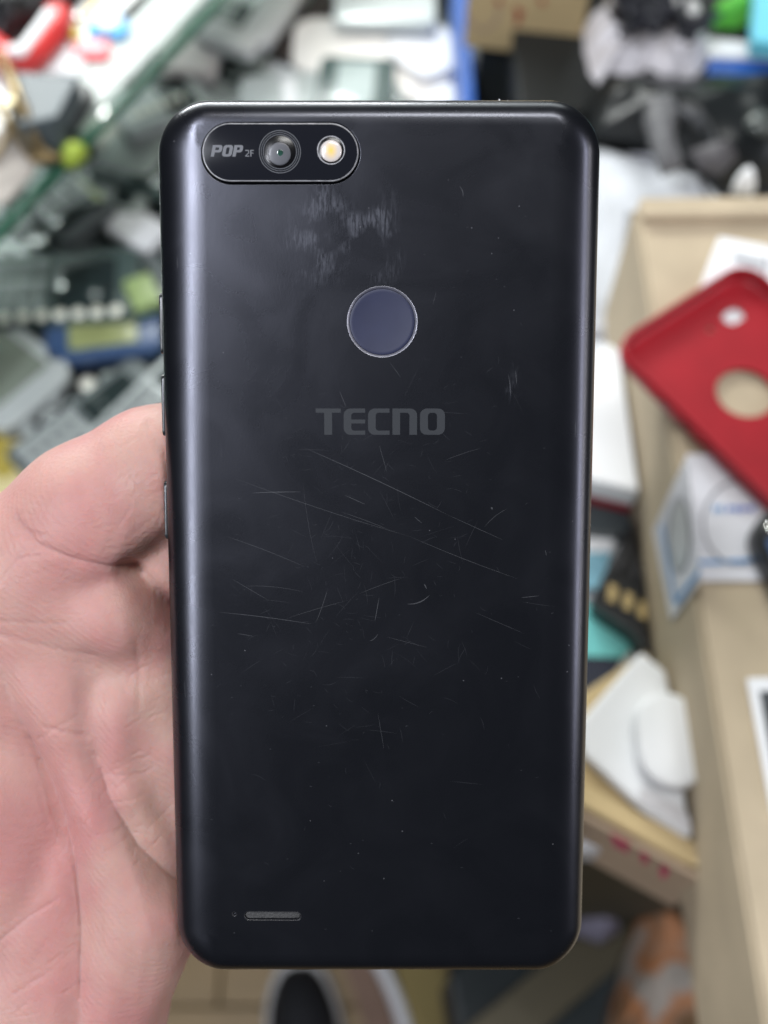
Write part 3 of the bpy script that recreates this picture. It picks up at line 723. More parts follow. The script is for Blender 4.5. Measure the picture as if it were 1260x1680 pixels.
def crumple(name, pix, z, height, m, seed, label=None, cat=None, group=None, rings=12, amp=0.012, freq=28, N=72, drop=0.0, closed=True):
    """crumpled heap whose outline is given by pixels on plane z"""
    pts = [P(x, y, z) for (x, y) in pix]; c = sum(pts, Vector()) / len(pts)
    # resample outline
    seg = []; n = len(pts)
    for i in range(n):
        a, b = pts[i], pts[(i + 1) % n]
        k = max(1, int(N * (b - a).length / sum((pts[j] - pts[(j + 1) % n]).length for j in range(n))))
        for t in range(k): seg.append(a.lerp(b, t / k))
    off = Vector((seed * 3.1, seed * 1.7, seed))
    V = []; F = []; m_ = len(seg)
    for r in range(rings + 1):
        s = 1 - r / (rings + .35)
        for q in seg:
            d = Vector((q.x - c.x, q.y - c.y, 0)) * s
            hgt = height * (1 - s ** 3)
            k = noise.noise((d * freq) + off); k2 = noise.noise((d * freq * 2.7) + off * 2); k3 = 1 - abs(noise.noise(d * freq * 1.3 + off * 3)) * 2
            w = min(1, (1 - s) * 5)
            zz = hgt + (k * amp + k2 * amp * .45 + k3 * amp * .6) * w
            e = d * (1 + 0.10 * k * (s ** 2))
            V.append((e.x, e.y, max(zz, 0.0003 * r)))
    for r in range(rings):
        for i in range(m_):
            a = r * m_ + i; b = r * m_ + (i + 1) % m_; F.append((a, b, b + m_, a + m_))
    F.append(tuple(range(rings * m_, (rings + 1) * m_))); F.append(tuple(range(m_)))
    o = mobj(name, V, F, m, smooth=True, M=Matrix.Translation(Vector((c.x, c.y, z))))
    tag(o, label, cat, group); return o

# --- setting -------------------------------------------------------------
def planks():
    fl = mobj('floor', [(-3, -3, -0.02), (3, -3, -0.02), (3, 3, -0.02), (-3, 3, -0.02)], [(0, 1, 2, 3)], mat('floor_joint', (0.20, 0.14, 0.065), 0.8)); fl['kind'] = 'structure'
    mats = [mat('laminate_%d' % i, c, 0.4, var=0.22, vscale=9, aniso=(1, 9, 1)) for i, c in enumerate(((0.32, 0.22, 0.10), (0.35, 0.24, 0.11), (0.29, 0.20, 0.09)))]
    rr = random.Random(5)
    me = {}
    for j in range(-6, 7):
        for i in range(-2, 3):
            x = i * 1.2 + (j % 3) * 0.4; y = j * 0.19
            V, F = bx(-0.598, 0.598, -0.0935, 0.0935, 0, 0.0185 )
            k = rr.randrange(3)
            if k not in me:
                o = mobj('plank', V, F, mats[k], bev=0.0015); me[k] = o.data
            else:
                o = bpy.data.objects.new('plank', me[k]); C.objects.link(o)
            o.location = (x, y, -0.0185); o.parent = fl
planks()

# --- right-hand desk ------------------------------------------------------
desk = empty('desk', Matrix.Translation((0.45, 0.25, 0)), 'pale topped desk under the big open cardboard box on the right', 'desk')
fl_l = P(925, 1420, Z_DESK); y_front = P(960, 1395, Z_DESK).y; y_back = P(1000, 250, Z_DESK).y; xl = 0.03
def child(o, par): 
    o.parent = par; o.matrix_parent_inverse = par.matrix_world.inverted(); return o
V, F = bx(xl, 0.95, y_front, y_back, Z_DESK - 0.025, Z_DESK)
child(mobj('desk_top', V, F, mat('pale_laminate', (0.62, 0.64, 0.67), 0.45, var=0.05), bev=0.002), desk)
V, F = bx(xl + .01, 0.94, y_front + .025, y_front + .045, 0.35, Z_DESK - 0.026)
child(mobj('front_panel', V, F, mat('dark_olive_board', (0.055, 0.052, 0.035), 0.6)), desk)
for (x, y) in ((xl + .03, y_front + .08), (0.9, y_front + .08), (xl + .03, y_back - .03), (.9, y_back - .03)):
    V, F = bx(x - .02, x + .02, y - .02, y + .02, 0, Z_DESK - .0255); child(mobj('leg', V, F, M_BLACK, bev=.002), desk)

# --- big open cardboard box -----------------------------------------------
A0 = P(1045, 336, Z_BOX); B0 = P(1254, 1625, Z_BOX)
ux = (B0 - A0).normalized(); uy = Vector((-ux.y, ux.x, 0))     # uy points to the right of the picture
if uy.x < 0: uy = -uy
bl = (B0 - A0).length + 0.10; bh = Z_BOX - Z_DESK
box = empty('cardboard_box', Matrix.Translation(Vector((A0.x, A0.y, Z_DESK))), 'large flat cardboard box filling the right side, red phone case lying on it', 'box')
p0 = Vector((A0.x, A0.y, Z_DESK))
wbox('box_body', p0 + uy * .0015 + ux * .0015, ux, uy, bl - .003, 0.40, bh - .0035, M_CARD, box)
wbox('lid', p0 + Vector((0, 0, bh - .003)), ux, uy, bl, 0.402, 0.003, M_CARD, box, bev=.0012)
wbox('side_panel', p0 + Vector((0, 0, .0005)) - uy * .0012, ux, uy, bl, 0.0022, bh - .004, M_CARD, box, bev=.0005)
wbox('lid_fold', p0 + Vector((0, 0, bh + .0003)), ux, uy, .012, 0.40, 0.005, M_CARD, box, bev=.002)
# papers and tape on the box
def flat_on(par, name, pix, z, m, th=0.0006, label=None):
    return prism(name, pix, z + th, th, m, parent=par, label=label, bev=0.0)
sh = prism('shipping_label', [(1180, 388), (1330, 417), (1290, 580), (1137, 500)], Z_BOX + .0012, 0.001, M_PAPER, 'white printed paper sheet with grey lines, half under the red case', 'paper', bev=0)
M_GP = mat('grey_ink', (0.30, 0.31, 0.33), 0.7)
for q in ([(1205, 416), (1252, 428), (1250, 437), (1203, 425)], [(1198, 440), (1246, 452), (1243, 461), (1196, 449)], [(1257, 420), (1262, 421), (1250, 480), (1246, 479)]):
    flat_on(sh, 'print_line', q, Z_BOX + .0016, M_GP, .0003)
# wrap-round white label with blue border and circles
pn = uy  # normal of side face direction
wl = empty('wrap_label', Matrix.Translation(P(1200, 860, Z_BOX)), 'white label with blue border folded over the big box edge below the red case', 'label')
ZL = Z_BOX + .0010
flat_on(wl, 'label_top', [(1126.5, 745), (1290, 745), (1290, 953), (1149.5, 953)], Z_BOX + .0004, mat('label_film', (0.66, 0.66, 0.70), 0.45, var=0.06), .0005)
M_BLUEINK = mat('blue_ink', (0.08, 0.27, 0.55), 0.5); M_DKINK = mat('dark_ink', (0.12, 0.12, 0.14), 0.5); M_NAVYINK = mat('navy_ink', (0.03, 0.08, 0.45), 0.5)
def ringpix(cx, cy, rx, ry, w, n=40):
    o = [(cx + rx * math.cos(2 * math.pi * k / n), cy + ry * math.sin(2 * math.pi * k / n)) for k in range(n)]
    i = [(cx + (rx - w) * math.cos(2 * math.pi * k / n), cy + (ry - w) * math.sin(2 * math.pi * k / n)) for k in range(n)]
    return o, i
def flatmesh(name, pairs, fn, m, par, closed=True):
    o, i = pairs; n = len(o)
    V = [fn(*p) for p in o] + [fn(*p) for p in i]
    F = [(k, (k + 1) % n, n + (k + 1) % n, n + k) for k in range(n if closed else n - 1)]
    return child(mobj(name, V, F, m), par)
top = lambda x, y: P(x, y, Z_BOX + .0013)
flatmesh('circle_stamp', ringpix(1212, 858, 60, 70, 3), top, M_DKINK, wl)
flatmesh('blue_border', ([(1146, 920), (1290, 914)], [(1147, 926), (1290, 920)]), top, M_BLUEINK, wl, False)
for k, (cx, s) in enumerate(((1178, 7), (1202, 9), (1226, 11))):
    mk = [M_BLUEINK, mat('mid_blue_ink', (.05, .16, .5), .5), M_NAVYINK][k]
    for (a, b, c_, d_) in ((-s, -6, -s + 4, 6), (s - 4, -6, s, 6), (-s + 4, -3, s - 4, 1)):
        flatmesh('blue_letter', ([(cx + a, 835 + b), (cx + c_, 835 + b)], [(cx + a, 835 + d_), (cx + c_, 835 + d_)]), top, mk, wl, False)
def side(off):
    pp = A0 - uy * off
    return lambda x, y: onplane(x, y, pp, uy)
sf = side(.0020)
child(mobj('label_side', [sf(*p) for p in ((1126.5, 747), (1149.5, 952), (1101, 1018), (1072, 870))] , [(0, 1, 2, 3)], MATS['label_film']), wl)
flatmesh('circle_stamp', ringpix(1114, 878, 19, 62, 2.5), side(.0024), M_DKINK, wl)
flatmesh('blue_border', ([(1148, 930), (1106, 986)], [(1149, 939), (1110, 992)]), side(.0024), M_BLUEINK, wl, False)
flatmesh('blue_border', ([(1083, 860), (1104, 985)], [(1087, 860), (1109, 988)]), side(.0024), M_BLUEINK, wl, False)
# smudge panel inside label ellipse (greyer film)
child(mobj('label_patch', [side(.0022)(1114 + 17 * math.cos(t), 878 + 58 * math.sin(t)) for t in [2 * math.pi * k / 24 for k in range(24)]], [tuple(range(24))], mat('greyish_film', (.46, .47, .47), .4)), wl)

# red phone case: tray with real cut-outs
zc = Z_BOX + .0015
q0 = P(1000, 583, zc); q1 = P(1215, 447, zc); q2 = P(1300, 918, zc)
axw = (q1 - q0).normalized(); axl = Vector((axw.y, -axw.x, 0))
cw_, cl_ = (q1 - q0).length, 0.138
cen = q0 + axw * cw_ / 2 + axl * cl_ / 2
RM = Matrix(((axw.x, -axl.x, 0, cen.x), (axw.y, -axl.y, 0, cen.y), (0, 0, 1, zc), (0, 0, 0, 1)))
case = empty('phone_case', RM, 'red soft phone case with round logo cut-out lying open side up on cardboard', 'phone case')
RMi = RM.inverted()
hx, hy = cw_ / 2, cl_ / 2
def rloc(px, py, z): 
    q = RMi @ P(px, py, zc + z); return q.x, q.y
co_ = rloc(1222, 645, .001); ca = rloc(1203, 519, .001); cb = rloc(1165, 541, .001)
outer = rrect(hx, hy, .0115, 8); hol = [rrect(.0125, .0125, .0125, 10, *co_), rrect(.0054, .0038, .0037, 6, *ca), rrect(.0016, .0016, .0016, 4, *cb)]
p2 = [(a[0], a[1]) for a in outer]; ed = [(i, (i + 1) % len(outer)) for i in range(len(outer))]
for h in hol:
    o = len(p2); p2 += [(a[0], a[1]) for a in h]; ed += [(o + i, o + (i + 1) % len(h)) for i in range(len(h))]
vv, ee, ff, *_ = delaunay_2d_cdt([Vector(p) for p in p2], ed, [], 0, 1e-7)
ok = [tuple(f) for f in ff if not any(inside_h(sum(vv[i][0] for i in f) / 3, sum(vv[i][1] for i in f) / 3, h) for h in hol)]
pt = [([(v[0], v[1], .0015) for v in vv], ok), ([(v[0], v[1], 0) for v in vv], ok)]
for h in hol: pt.append(loft([[(a[0], a[1], .0015) for a in h], [(a[0], a[1], 0) for a in h]], False, False))
V, F = join(pt); mobj('case_back', V, F, M_RED, case)
lw = [[(x - nx * i, y - ny * i, z) for (x, y, nx, ny) in outer] for (i, z) in ((0, 0), (-.0010, .002), (-.0012, .005), (-.0006, .0085), (.0004, .0092), (.0012, .0085), (.0009, .005), (.001, .002), (.0022, .0015))]
V, F = loft(lw, False, False); mobj('case_wall', V, F, M_RED, case, True)
for yy in (hy - .028, hy - .043, hy - .055):
    V, F = rslab(.0045, .0016, .0012, .0015, .0004); mobj('button_bump', [(-hx - .0009 - z, yy + x, .005 + y) for (x, y, z) in V], F, M_RED, case, True, angle=.7)

# generic phones ------------------------------------------------------------
def phone_thing(name, label, cat, p1, p2, width, z, th, body, screen=None, keys=False, group=None, r=None, tiltx=0, tilty=0, sc=(0.1, 0.44, .38), bez=.004, parts=None):
    a = P(*p1, z + th); b = P(*p2, z + th); d = b - a; ang = math.atan2(d.y, d.x); ln = d.length
    M = frame_at(Vector(((a.x + b.x) / 2, (a.y + b.y) / 2, z)), ang, tiltx, tilty)
    root = empty(name, M, label, cat, group)
    V, F = rslab(ln / 2, width / 2, th, r or width * .13, min(.0016, th * .35)); mobj('body', V, F, body, root, True, angle=.8)
    if screen:
        x0, x1 = (-ln / 2 + bez * 2, ln / 2 - bez * 2) if not keys else (ln * .03, ln / 2 - bez * 2)
        V, F = rslab((x1 - x0) / 2, width / 2 - bez, .0008, .002, .0003, (x0 + x1) / 2, 0, th - .0002); mobj('screen', V, F, screen, root, True, angle=.8)
    if keys:
        ps = []
        for i in range(5):
            for j in range(3): ps.append(rslab(ln * .035, width * .12, .0012, .002, .0004, -ln * .42 + i * ln * .09, (j - 1) * width * .29, th - .0002, 3))
        V, F = join(ps); o = mobj('keypad', V, F, M_SILV if keys is True else keys, root, True, angle=.8); o['kind'] = 'stuff'
    if parts: parts(root, ln, width, th)
    return root
M_SCR = mat('dark_screen', (0.02, 0.03, 0.03), 0.1, var=.3)
M_SCRG = mat('pale_screen', (0.36, 0.42, 0.41), 0.15, var=.15)
M_DKGREEN = mat('dark_green_grey_plastic', (0.055, 0.085, 0.08), 0.3, var=.2)
M_PINKP = mat('dusty_pink_plastic', (0.42, 0.20, 0.18), .4)
M_BLUEP = mat('blue_plastic', (0.035, 0.075, 0.17), .35)
M_LIME = mat('lime_plastic', (0.38, 0.50, 0.06), .4)
M_OLIVE = mat('olive_screen', (0.26, 0.29, 0.12), .3, var=.35, vscale=90)
M_PALEG = mat('pale_green_grey_plastic', (0.33, 0.38, 0.35), .35, var=.15)
M_BROWN = mat('brown_black_plastic', (0.035, 0.026, 0.022), .4)
M_YELL = mat('cream_yellow_plastic', (0.66, 0.58, 0.30), .4)

# black handset at the right edge of the box
phone_thing('old_phone', 'black handset with blue patch at the right edge, lying on the white label', 'phone', (1311, 822), (1500, 1190), .046, Z_BOX + .0018, .013, M_BLACK, None, r=.012,
    parts=lambda rt, ln, w, th: (mobj('blue_panel', *rslab(.007, .004, .0008, .003, .0003, -ln / 2 + .019, -.0165, th - .0002), MATS['blue_plastic'], rt, True, angle=.8),
                                 mobj('chrome_stud', *dome(-ln / 2 + .0085, -.0155, .0028, th - .0003, .0022, 20), M_CHROME, rt, True)))
# framed sticker at bottom right
st = prism('framed_card', [(1226, 1112), (1330, 1108), (1345, 1330), (1268, 1335)], Z_BOX + .0025, .0022, M_WHITE, 'white bordered card with dark middle lying on the box at the lower right edge', 'card')
flat_on(st, 'dark_panel', [(1246, 1134), (1320, 1130), (1335, 1320), (1279, 1322)], Z_BOX + .0026, mat('dark_card_panel', (.05, .055, .06), .4), .0004)

# --- things in the gap between phone and box --------------------------------
zd = Z_DESK
WALL = (A0, uy)
crumple('plastic_sheet', [(900, 250), (985, 245), (1060, 262), (1150, 285), (1170, 335), (1030, 345), (1012, 460), (1016, 548), (900, 560)], zd + .001, .006, mat('greyish_white_film', (.55, .57, .60), .35, var=.08), 3,
        'crumpled whitish plastic sheet spread on the desk right of the smartphone', 'plastic sheet', amp=.004, freq=18)
prism('book', [(880, 790), (1053, 828), (1066, 806), (1055, 745), (900, 705)], zd + .018, .018, mat('dark_red_cover', (.30, .02, .03), .4), 'dark red book under the white box beside the cardboard box', 'book')
prism('white_box', [(880, 765), (1061, 806), (1045, 660), (1020, 575), (1000, 562), (960, 600), (900, 620)], zd + .034, .0155, M_WHITE, 'glossy white flat box on the dark red book', 'box', bev=.002)
prism('slate_case', [(880, 800), (1040, 840), (1052, 862), (1020, 880), (880, 868)], zd + .010, .0095, mat('slate_plastic', (.035, .045, .05), .35), 'dark slate plastic case in front of the red book', 'case')
prism('small_card', [(900, 862), (1012, 874), (1004, 905), (900, 905)], zd + .006, .003, M_WHITE, 'small white card between slate case and black battery connector', 'card')
prism('blue_card', [(900, 905), (1004, 905), (985, 965), (900, 965)], zd + .0065, .003, mat('pale_blue_print', (.22, .45, .55), .4, var=.3, vscale=120), 'pale blue printed card left of the black battery block', 'card')
# battery block with gold contacts
za = zd + .016
bt = prism('battery_block', [(1040, 852), (1078, 862), (1096, 1072), (1030, 1032), (972, 992), (975, 972)], za, .015, M_BLACK, 'black battery block with four gold contacts leaning by the cardboard box', 'battery', bev=.0015)
for (cx, cy) in ((1005, 974), (1030.5, 987), (1055, 1001), (1079, 1016)):
    prism('contact', [(cx - 6, cy - 17), (cx + 8, cy - 12), (cx + 5, cy + 15), (cx - 8, cy + 10)], za + .0008, .001, mat('gold_contact', (.66, .50, .24), .3, .5), parent=bt, bev=0)
for (a, b, c_, d_) in (((1040, 858), (1048, 862), (1022, 935), (1012, 932)), ((1060, 885), (1068, 890), (1048, 950), (1038, 946)), ((1072, 925), (1080, 930), (1070, 965), (1061, 962))):
    prism('ridge', [a, b, c_, d_], za + .002, .0022, mat('dark_grey_ridge', (.03, .03, .034), .35), parent=bt, bev=.0005)
prism('turquoise_card', [(900, 960), (968, 992), (1052, 1046), (1022, 1079), (900, 1076)], zd + .004, .003, mat('turquoise_card', (.16, .56, .56), .45), 'turquoise card below the black battery block', 'card')
prism('navy_sheet', [(880, 1070), (1022, 1080), (1000, 1120), (965, 1170), (880, 1180)], zd + .0035, .002, mat('navy_card', (.008, .012, .03), .4), 'dark navy card between the turquoise card and the white charger box', 'card')
# box with pink writing
zb = zd + .030
c1 = P(880, 1180, zb); 
bw = empty('cardboard_box', Matrix.Translation(P(1050, 1330, zd)), 'small cardboard box with pink handwriting on its front, white carton on top', 'box')
child(prism('box_body', [(860, 1180), (968, 1128), (1060, 1068), (1150, 1120), (1160, 1432), (960, 1322), (860, 1265)], zb, .030, M_CARD2, bev=.0015), bw)
fA = P(860, 1290, zb + .0005); fB = P(1160, 1452, zb + .0005)
dF = (fB - fA).normalized(); nF = Vector((dF.y, -dF.x, 0)); 
if nF.y > 0: nF = -nF
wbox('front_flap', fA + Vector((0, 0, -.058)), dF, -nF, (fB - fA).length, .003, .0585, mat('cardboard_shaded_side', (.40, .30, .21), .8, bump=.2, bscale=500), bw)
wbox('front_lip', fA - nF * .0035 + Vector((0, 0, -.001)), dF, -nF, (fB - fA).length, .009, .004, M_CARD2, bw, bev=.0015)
pk = mat('pink_marker', (.55, .03, .14), .5)
def strokes(par, fn, lst, m, w=3.2):
    for pts in lst:
        o = []; i = []
        for k, (x, y) in enumerate(pts):
            q = pts[min(k + 1, len(pts) - 1)]; p = pts[max(k - 1, 0)]; d = Vector((q[0] - p[0], q[1] - p[1])).normalized()
            o.append((x - d.y * w, y + d.x * w)); i.append((x + d.y * w, y - d.x * w))
        flatmesh('marker_stroke', (o, i), fn, m, par, False)
ff_ = lambda x, y: onplane(x, y, fA + nF * .0006, nF)
strokes(bw, ff_, [[(1003, 1370), (1012, 1378), (1010, 1390)], [(1012, 1378), (1030, 1386)], [(1018, 1392), (1030, 1384), (1026, 1398)], [(1050, 1400), (1060, 1406), (1054, 1416)], [(1054, 1410), (1064, 1412)], [(1084, 1422), (1094, 1430), (1086, 1440)], [(1090, 1420), (1086, 1434)]], pk, 4)
prism('white_carton', [(940, 1195), (1052, 1068), (1092, 1100), (1140, 1150), (1150, 1375), (1060, 1330), (960, 1240)], zb + .008, .0075, M_WHITE, 'white flat carton resting on the small box with pink handwriting', 'carton', bev=.002)
phone_thing('charger', 'rounded white charger on the white carton beside the cardboard wall', 'charger', (1092, 1135), (1112, 1292), .027, zb + .008, .010, M_WHITE, None, r=.016)
prism('shipping_slip', [(1052, 1290), (1150, 1335), (1150, 1368), (1046, 1312)], zb + .0092, .0006, mat('slip_paper', (.56, .55, .56), .6, var=.2, vscale=200), 'grey printed slip on the front edge of the white carton', 'paper', bev=0)

WALL = None
# --- lower area: floor things -------------------------------------------------
crumple('cloth', [(940, 1395), (975, 1412), (1000, 1465), (1015, 1530), (985, 1550), (940, 1535)], 0.55, .03, mat('lilac_cloth', (.24, .23, .30), .8), 9, 'lilac grey cloth hanging beside the phone below the pink marked box', 'cloth', amp=.01)
V, F = bx(-.3, .3, -.018, .018, 0, .03)
a = P(850, 1668, .50); b = P(1052, 1500, .50); an = math.atan2((b - a).y, (b - a).x)
bar = mobj('wooden_rail', V, F, mat('olive_brown_wood', (.10, .085, .05), .6), M=frame_at((a + b) / 2 - Vector((0, 0, .0)), an), bev=.002); tag(bar, 'olive brown rail running diagonally below the desk', 'rail')
prism('storage_bin', [(800, 1500), (1010, 1440), (1120, 1500), (1100, 1760), (760, 1760), (735, 1600)], .47, .16, mat('black_green_plastic', (.010, .017, .018), .5), 'black bin under the desk behind the olive rail', 'bin', bev=.006)
bg = crumple('paper_bag', [(1058, 1448), (1082, 1462), (1110, 1500), (1150, 1520), (1170, 1600), (1185, 1730), (975, 1730), (1000, 1640), (1022, 1560), (1042, 1500)], .56, .05, mat('bag_base_white', (.42, .36, .30), .7, var=.1), 12, 'crumpled orange and white paper bag at the lower right under the boxes', 'bag', amp=.02, freq=14)
def bagmat():
    m = bpy.data.materials.new('orange_white_print'); m.use_nodes = True; n = m.node_tree.nodes; l = m.node_tree.links; b = n['Principled BSDF']
    tc = n.new('ShaderNodeTexCoord'); v = n.new('ShaderNodeTexNoise'); v.inputs['Scale'].default_value = 24; v.inputs['Detail'].default_value = 1; l.new(tc.outputs['Object'], v.inputs['Vector'])
    r = n.new('ShaderNodeValToRGB'); l.new(v.outputs['Fac'], r.inputs['Fac']); e = r.color_ramp.elements
    e[0].position = .40; e[0].color = (.36, .32, .27, 1); e[1].position = .46; e[1].color = (.42, .17, .06, 1)
    k = e.new(.56); k.color = (.30, .17, .10, 1); k = e.new(.60); k.color = (.16, .09, .04, 1)
    l.new(r.outputs['Color'], b.inputs['Base Color']); b.inputs['Roughness'].default_value = .7; return m
bg.data.materials[0] = bagmat()
# shoe on the floor
def shoe():
    a = P(503, 1760, 0.05); b = P(490, 1598, 0.02)
    d = (b - a); ang = math.atan2(d.y, d.x)
    root = empty('shoe', frame_at(Vector((a.x, a.y, 0)), ang), 'black shoe with white rubber sole on the yellowish floor below the phone', 'shoe')
    ln = .27; Ls = []
    def outline(s, z, sc_=1.0, n=36):
        o = []
        for k in range(n):
            t = 2 * math.pi * k / n; cx = math.cos(t); sy = math.sin(t)
            x = cx * ln / 2; w = .046 + .006 * cx
            o.append((x * sc_ - .0, math.copysign(abs(sy) ** .8, sy) * w * s, z))
        return o
    V, F = loft([outline(1, 0), outline(1.06, .008, 1.015), outline(1.06, .024, 1.015), outline(1.0, .030)]); V = [(x - .01, y, z) for (x, y, z) in V]
    mobj('sole', V, F, mat('white_rubber', (.58, .58, .58), .5), root, True, angle=.8)
    up_ = []
    for i in range(9):
        t = i / 8; s = math.cos(t * 1.35); 
        up_.append([(x * (.93 * (s * .45 + .55)) - .01 - t * .02, y * s * .93, .0305 + .05 * math.sin(t * 1.5)) for (x, y, z) in outline(1, 0)])
    V, F = loft(up_); mobj('upper', V, F, mat('black_canvas', (.014, .015, .018), .8, bump=.4, bscale=1200), root, True)
    for i in range(4):
        V, F = tube([(.04 - i * .02, -.022, .066 + i * .003), (.04 - i * .02, 0, .078 + i * .002), (.04 - i * .02, .022, .066 + i * .003)], .0025); mobj('lace', V, F, MATS['black_canvas'], root, True)
shoe()
prism('cardboard_piece', [(555, 1560), (640, 1570), (668, 1690), (690, 1760), (620, 1760), (590, 1660)], .012, .010, mat('pinkish_board', (.22, .14, .10), .7, var=.3, vscale=20), 'brown pinkish board on the floor right of the shoe', 'board')
V, F = tube(smooth_path([P(610, 1560, .02), P(640, 1615, .02), P(663, 1680, .02), P(680, 1760, .02)]), .009); tag(mobj('cable', V, F, M_WHITE, smooth=True), 'thick whitish cable lying between the board and the yellow bag', 'cable')
prism('yellow_mat', [(640, 1560), (720, 1570), (775, 1700), (800, 1780), (700, 1780), (668, 1660)], .016, .012, mat('yellow_felt', (.30, .235, .09), .8), 'mustard yellow mat on the floor left of the black bin', 'mat')
crumple('blue_cloth', [(735, 1570), (800, 1560), (850, 1640), (880, 1760), (790, 1760), (755, 1660)], .06, .03, mat('slate_blue_cloth', (.045, .05, .075), .8), 21, 'slate blue cloth heap on the floor left of the black bin', 'cloth', amp=.03, freq=12)

# --- showcase with the heap of old phones (left) --------------------------------
show = empty('showcase', Matrix.Translation((-.3, .5, 0)), 'glass topped showcase holding a heap of old phones', 'showcase')
xr = P(742, 60, Z_SHELF).x; 
def cbx(name, dims, m, bev=.001): 
    V, F = bx(*dims); return child(mobj(name, V, F, m, bev=bev), show)
yf = P(500, 1150, Z_SHELF).y
cbx('shelf', (-1.3, xr, yf, 1.25, Z_SHELF - .02, Z_SHELF), mat('shelf_board', (.16, .18, .17), .4))
cbx('cabinet', (-1.29, xr - .01, yf + .05, 1.24, .0, Z_SHELF - .021), mat('cabinet_board', (.12, .12, .11), .6))
cbx('side_wall', (xr + .001, xr + .012, yf, 1.25, Z_SHELF - .02, Z_SHELF + .05), mat('dark_trim', (.03, .035, .035), .4))
# glass sheet
ga, gb = P(-60, 432, Z_GLASS), P(352, 0, Z_GLASS)
gd = (gb - ga).normalized(); gn = Vector((-gd.y, gd.x, 0))
if gn.x > 0: gn = -gn
def glassmat():
    m = bpy.data.materials.new('float_glass'); m.use_nodes = True; n = m.node_tree.nodes; l = m.node_tree.links; b = n['Principled BSDF']
    b.inputs['Base Color'].default_value = (.80, .90, .87, 1); b.inputs['Transmission Weight'].default_value = 1; b.inputs['Roughness'].default_value = .03; b.inputs['IOR'].default_value = 1.5
    return m
pane = wbox('glass_sheet', ga - gd * .4 + Vector((0, 0, -.008)), gd, gn, 1.5, .7, .008, glassmat(), bev=0); tag(pane, 'thick glass sheet with green cut edge running diagonally at upper left', 'glass sheet')
ed_ = wbox('glass_edge', ga - gd * .4 - gn * .0012 + Vector((0, 0, -.0085)), gd, gn, 1.5, .0010, .009, mat('green_glass_edge', (.035, .17, .10), .15, var=.4, vscale=8), bev=0); child(ed_, pane)
# worn sealing strip beside the edge
stp = wbox('edge_strip', ga - gd * .4 + gn * .006 + Vector((0, 0, .0005)), gd, gn, 1.5, .030, .0015, mat('pale_tape', (.40, .44, .42), .4), bev=0); tag(stp, 'pale tape strip along the green glass edge', 'tape')
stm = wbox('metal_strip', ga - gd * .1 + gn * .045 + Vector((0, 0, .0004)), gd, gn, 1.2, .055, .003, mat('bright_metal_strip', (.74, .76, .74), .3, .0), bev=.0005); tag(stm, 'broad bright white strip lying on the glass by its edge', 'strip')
# things on the glass
zg = Z_GLASS + .0008
crumple('leather_pouch', [(-80, -60), (205, -60), (150, -5), (118, 36), (60, 58), (0, 90), (-80, 110)], zg, .020, mat('black_leather', (.008, .009, .010), .35, bump=.4, bscale=300), 5, 'large black leather pouch in the top left corner', 'pouch', amp=.008)
V, F = tube(smooth_path([P(-30, 66, zg + .012), P(0, 88, zg + .012), P(22, 103, zg + .012), P(48, 96, zg + .012), P(72, 68, zg + .012), P(92, 42, zg + .012), P(96, 22, zg + .012)]), .0095, 8)
rb = mobj('red_strap', V, F, mat('bright_red_plastic', (.62, .035, .035), .35), smooth=True); tag(rb, 'curved red plastic band with white inlay in front of the black pouch', 'strap')
V, F = tube(smooth_path([P(16, 84, zg + .019), P(34, 88, zg + .019), P(52, 66, zg + .019), P(70, 42, zg + .019), P(84, 22, zg + .019)]), .0045, 8); child(mobj('white_inlay', V, F, M_PAPER, smooth=True), rb)
prism('blue_packet', [(140, 40), (190, 12), (214, 42), (195, 60), (170, 52), (142, 54)], zg + .006, .006, mat('bright_blue_wrap', (.04, .33, .68), .35), 'bright blue and white packet near the glass edge', 'packet')
prism('white_band', [(160, 38), (190, 20), (202, 30), (172, 50)], zg + .0072, .001, M_PAPER, 'white paper piece across the blue packet', 'paper', bev=0)
prism('red_tag', [(118, 68), (176, 62), (182, 78), (174, 94), (122, 94)], zg + .005, .005, mat('coral_plastic', (.72, .09, .11), .35), 'coral red tag with white lettering on the glass', 'tag')
prism('tag_face', [(126, 70), (172, 65), (172, 80), (128, 84)], zg + .0062, .001, mat('pale_pink_print', (.75, .40, .42), .5, var=.4, vscale=300), 'pale pink printed patch on the coral tag', 'sticker', bev=0)
prism('white_tag', [(70, 84), (112, 66), (122, 94), (140, 98), (126, 122), (60, 112)], zg + .004, .004, M_PAPER, 'white paper tag between red strap and grey box', 'tag')
prism('grey_box', [(22, 116), (128, 124), (92, 192), (28, 205)], zg + .028, .028, mat('slate_grey_box', (.085, .105, .115), .45), 'dark slate grey box standing on the glass left of the green edge', 'box', bev=.0015)
prism('gold_clip', [(128, 32), (170, -30), (190, -30), (142, 34)], zg + .004, .004, M_BRASS, 'thin gold coloured clip at the top of the glass', 'clip')
V, F = dome(0, 0, .0035, 0, .003, 20); o = mobj('chrome_knob', V, F, M_CHROME, smooth=True, M=Matrix.Translation(P(128, 30, zg + .005))); tag(o, 'small shiny round knob at the end of the gold clip', 'knob')
prism('yellow_bead', [(112, 42), (128, 38), (132, 56), (116, 60)], zg + .006, .005, mat('yellow_plastic', (.62, .50, .06), .4), 'small yellow plastic piece under the gold clip', 'bead')
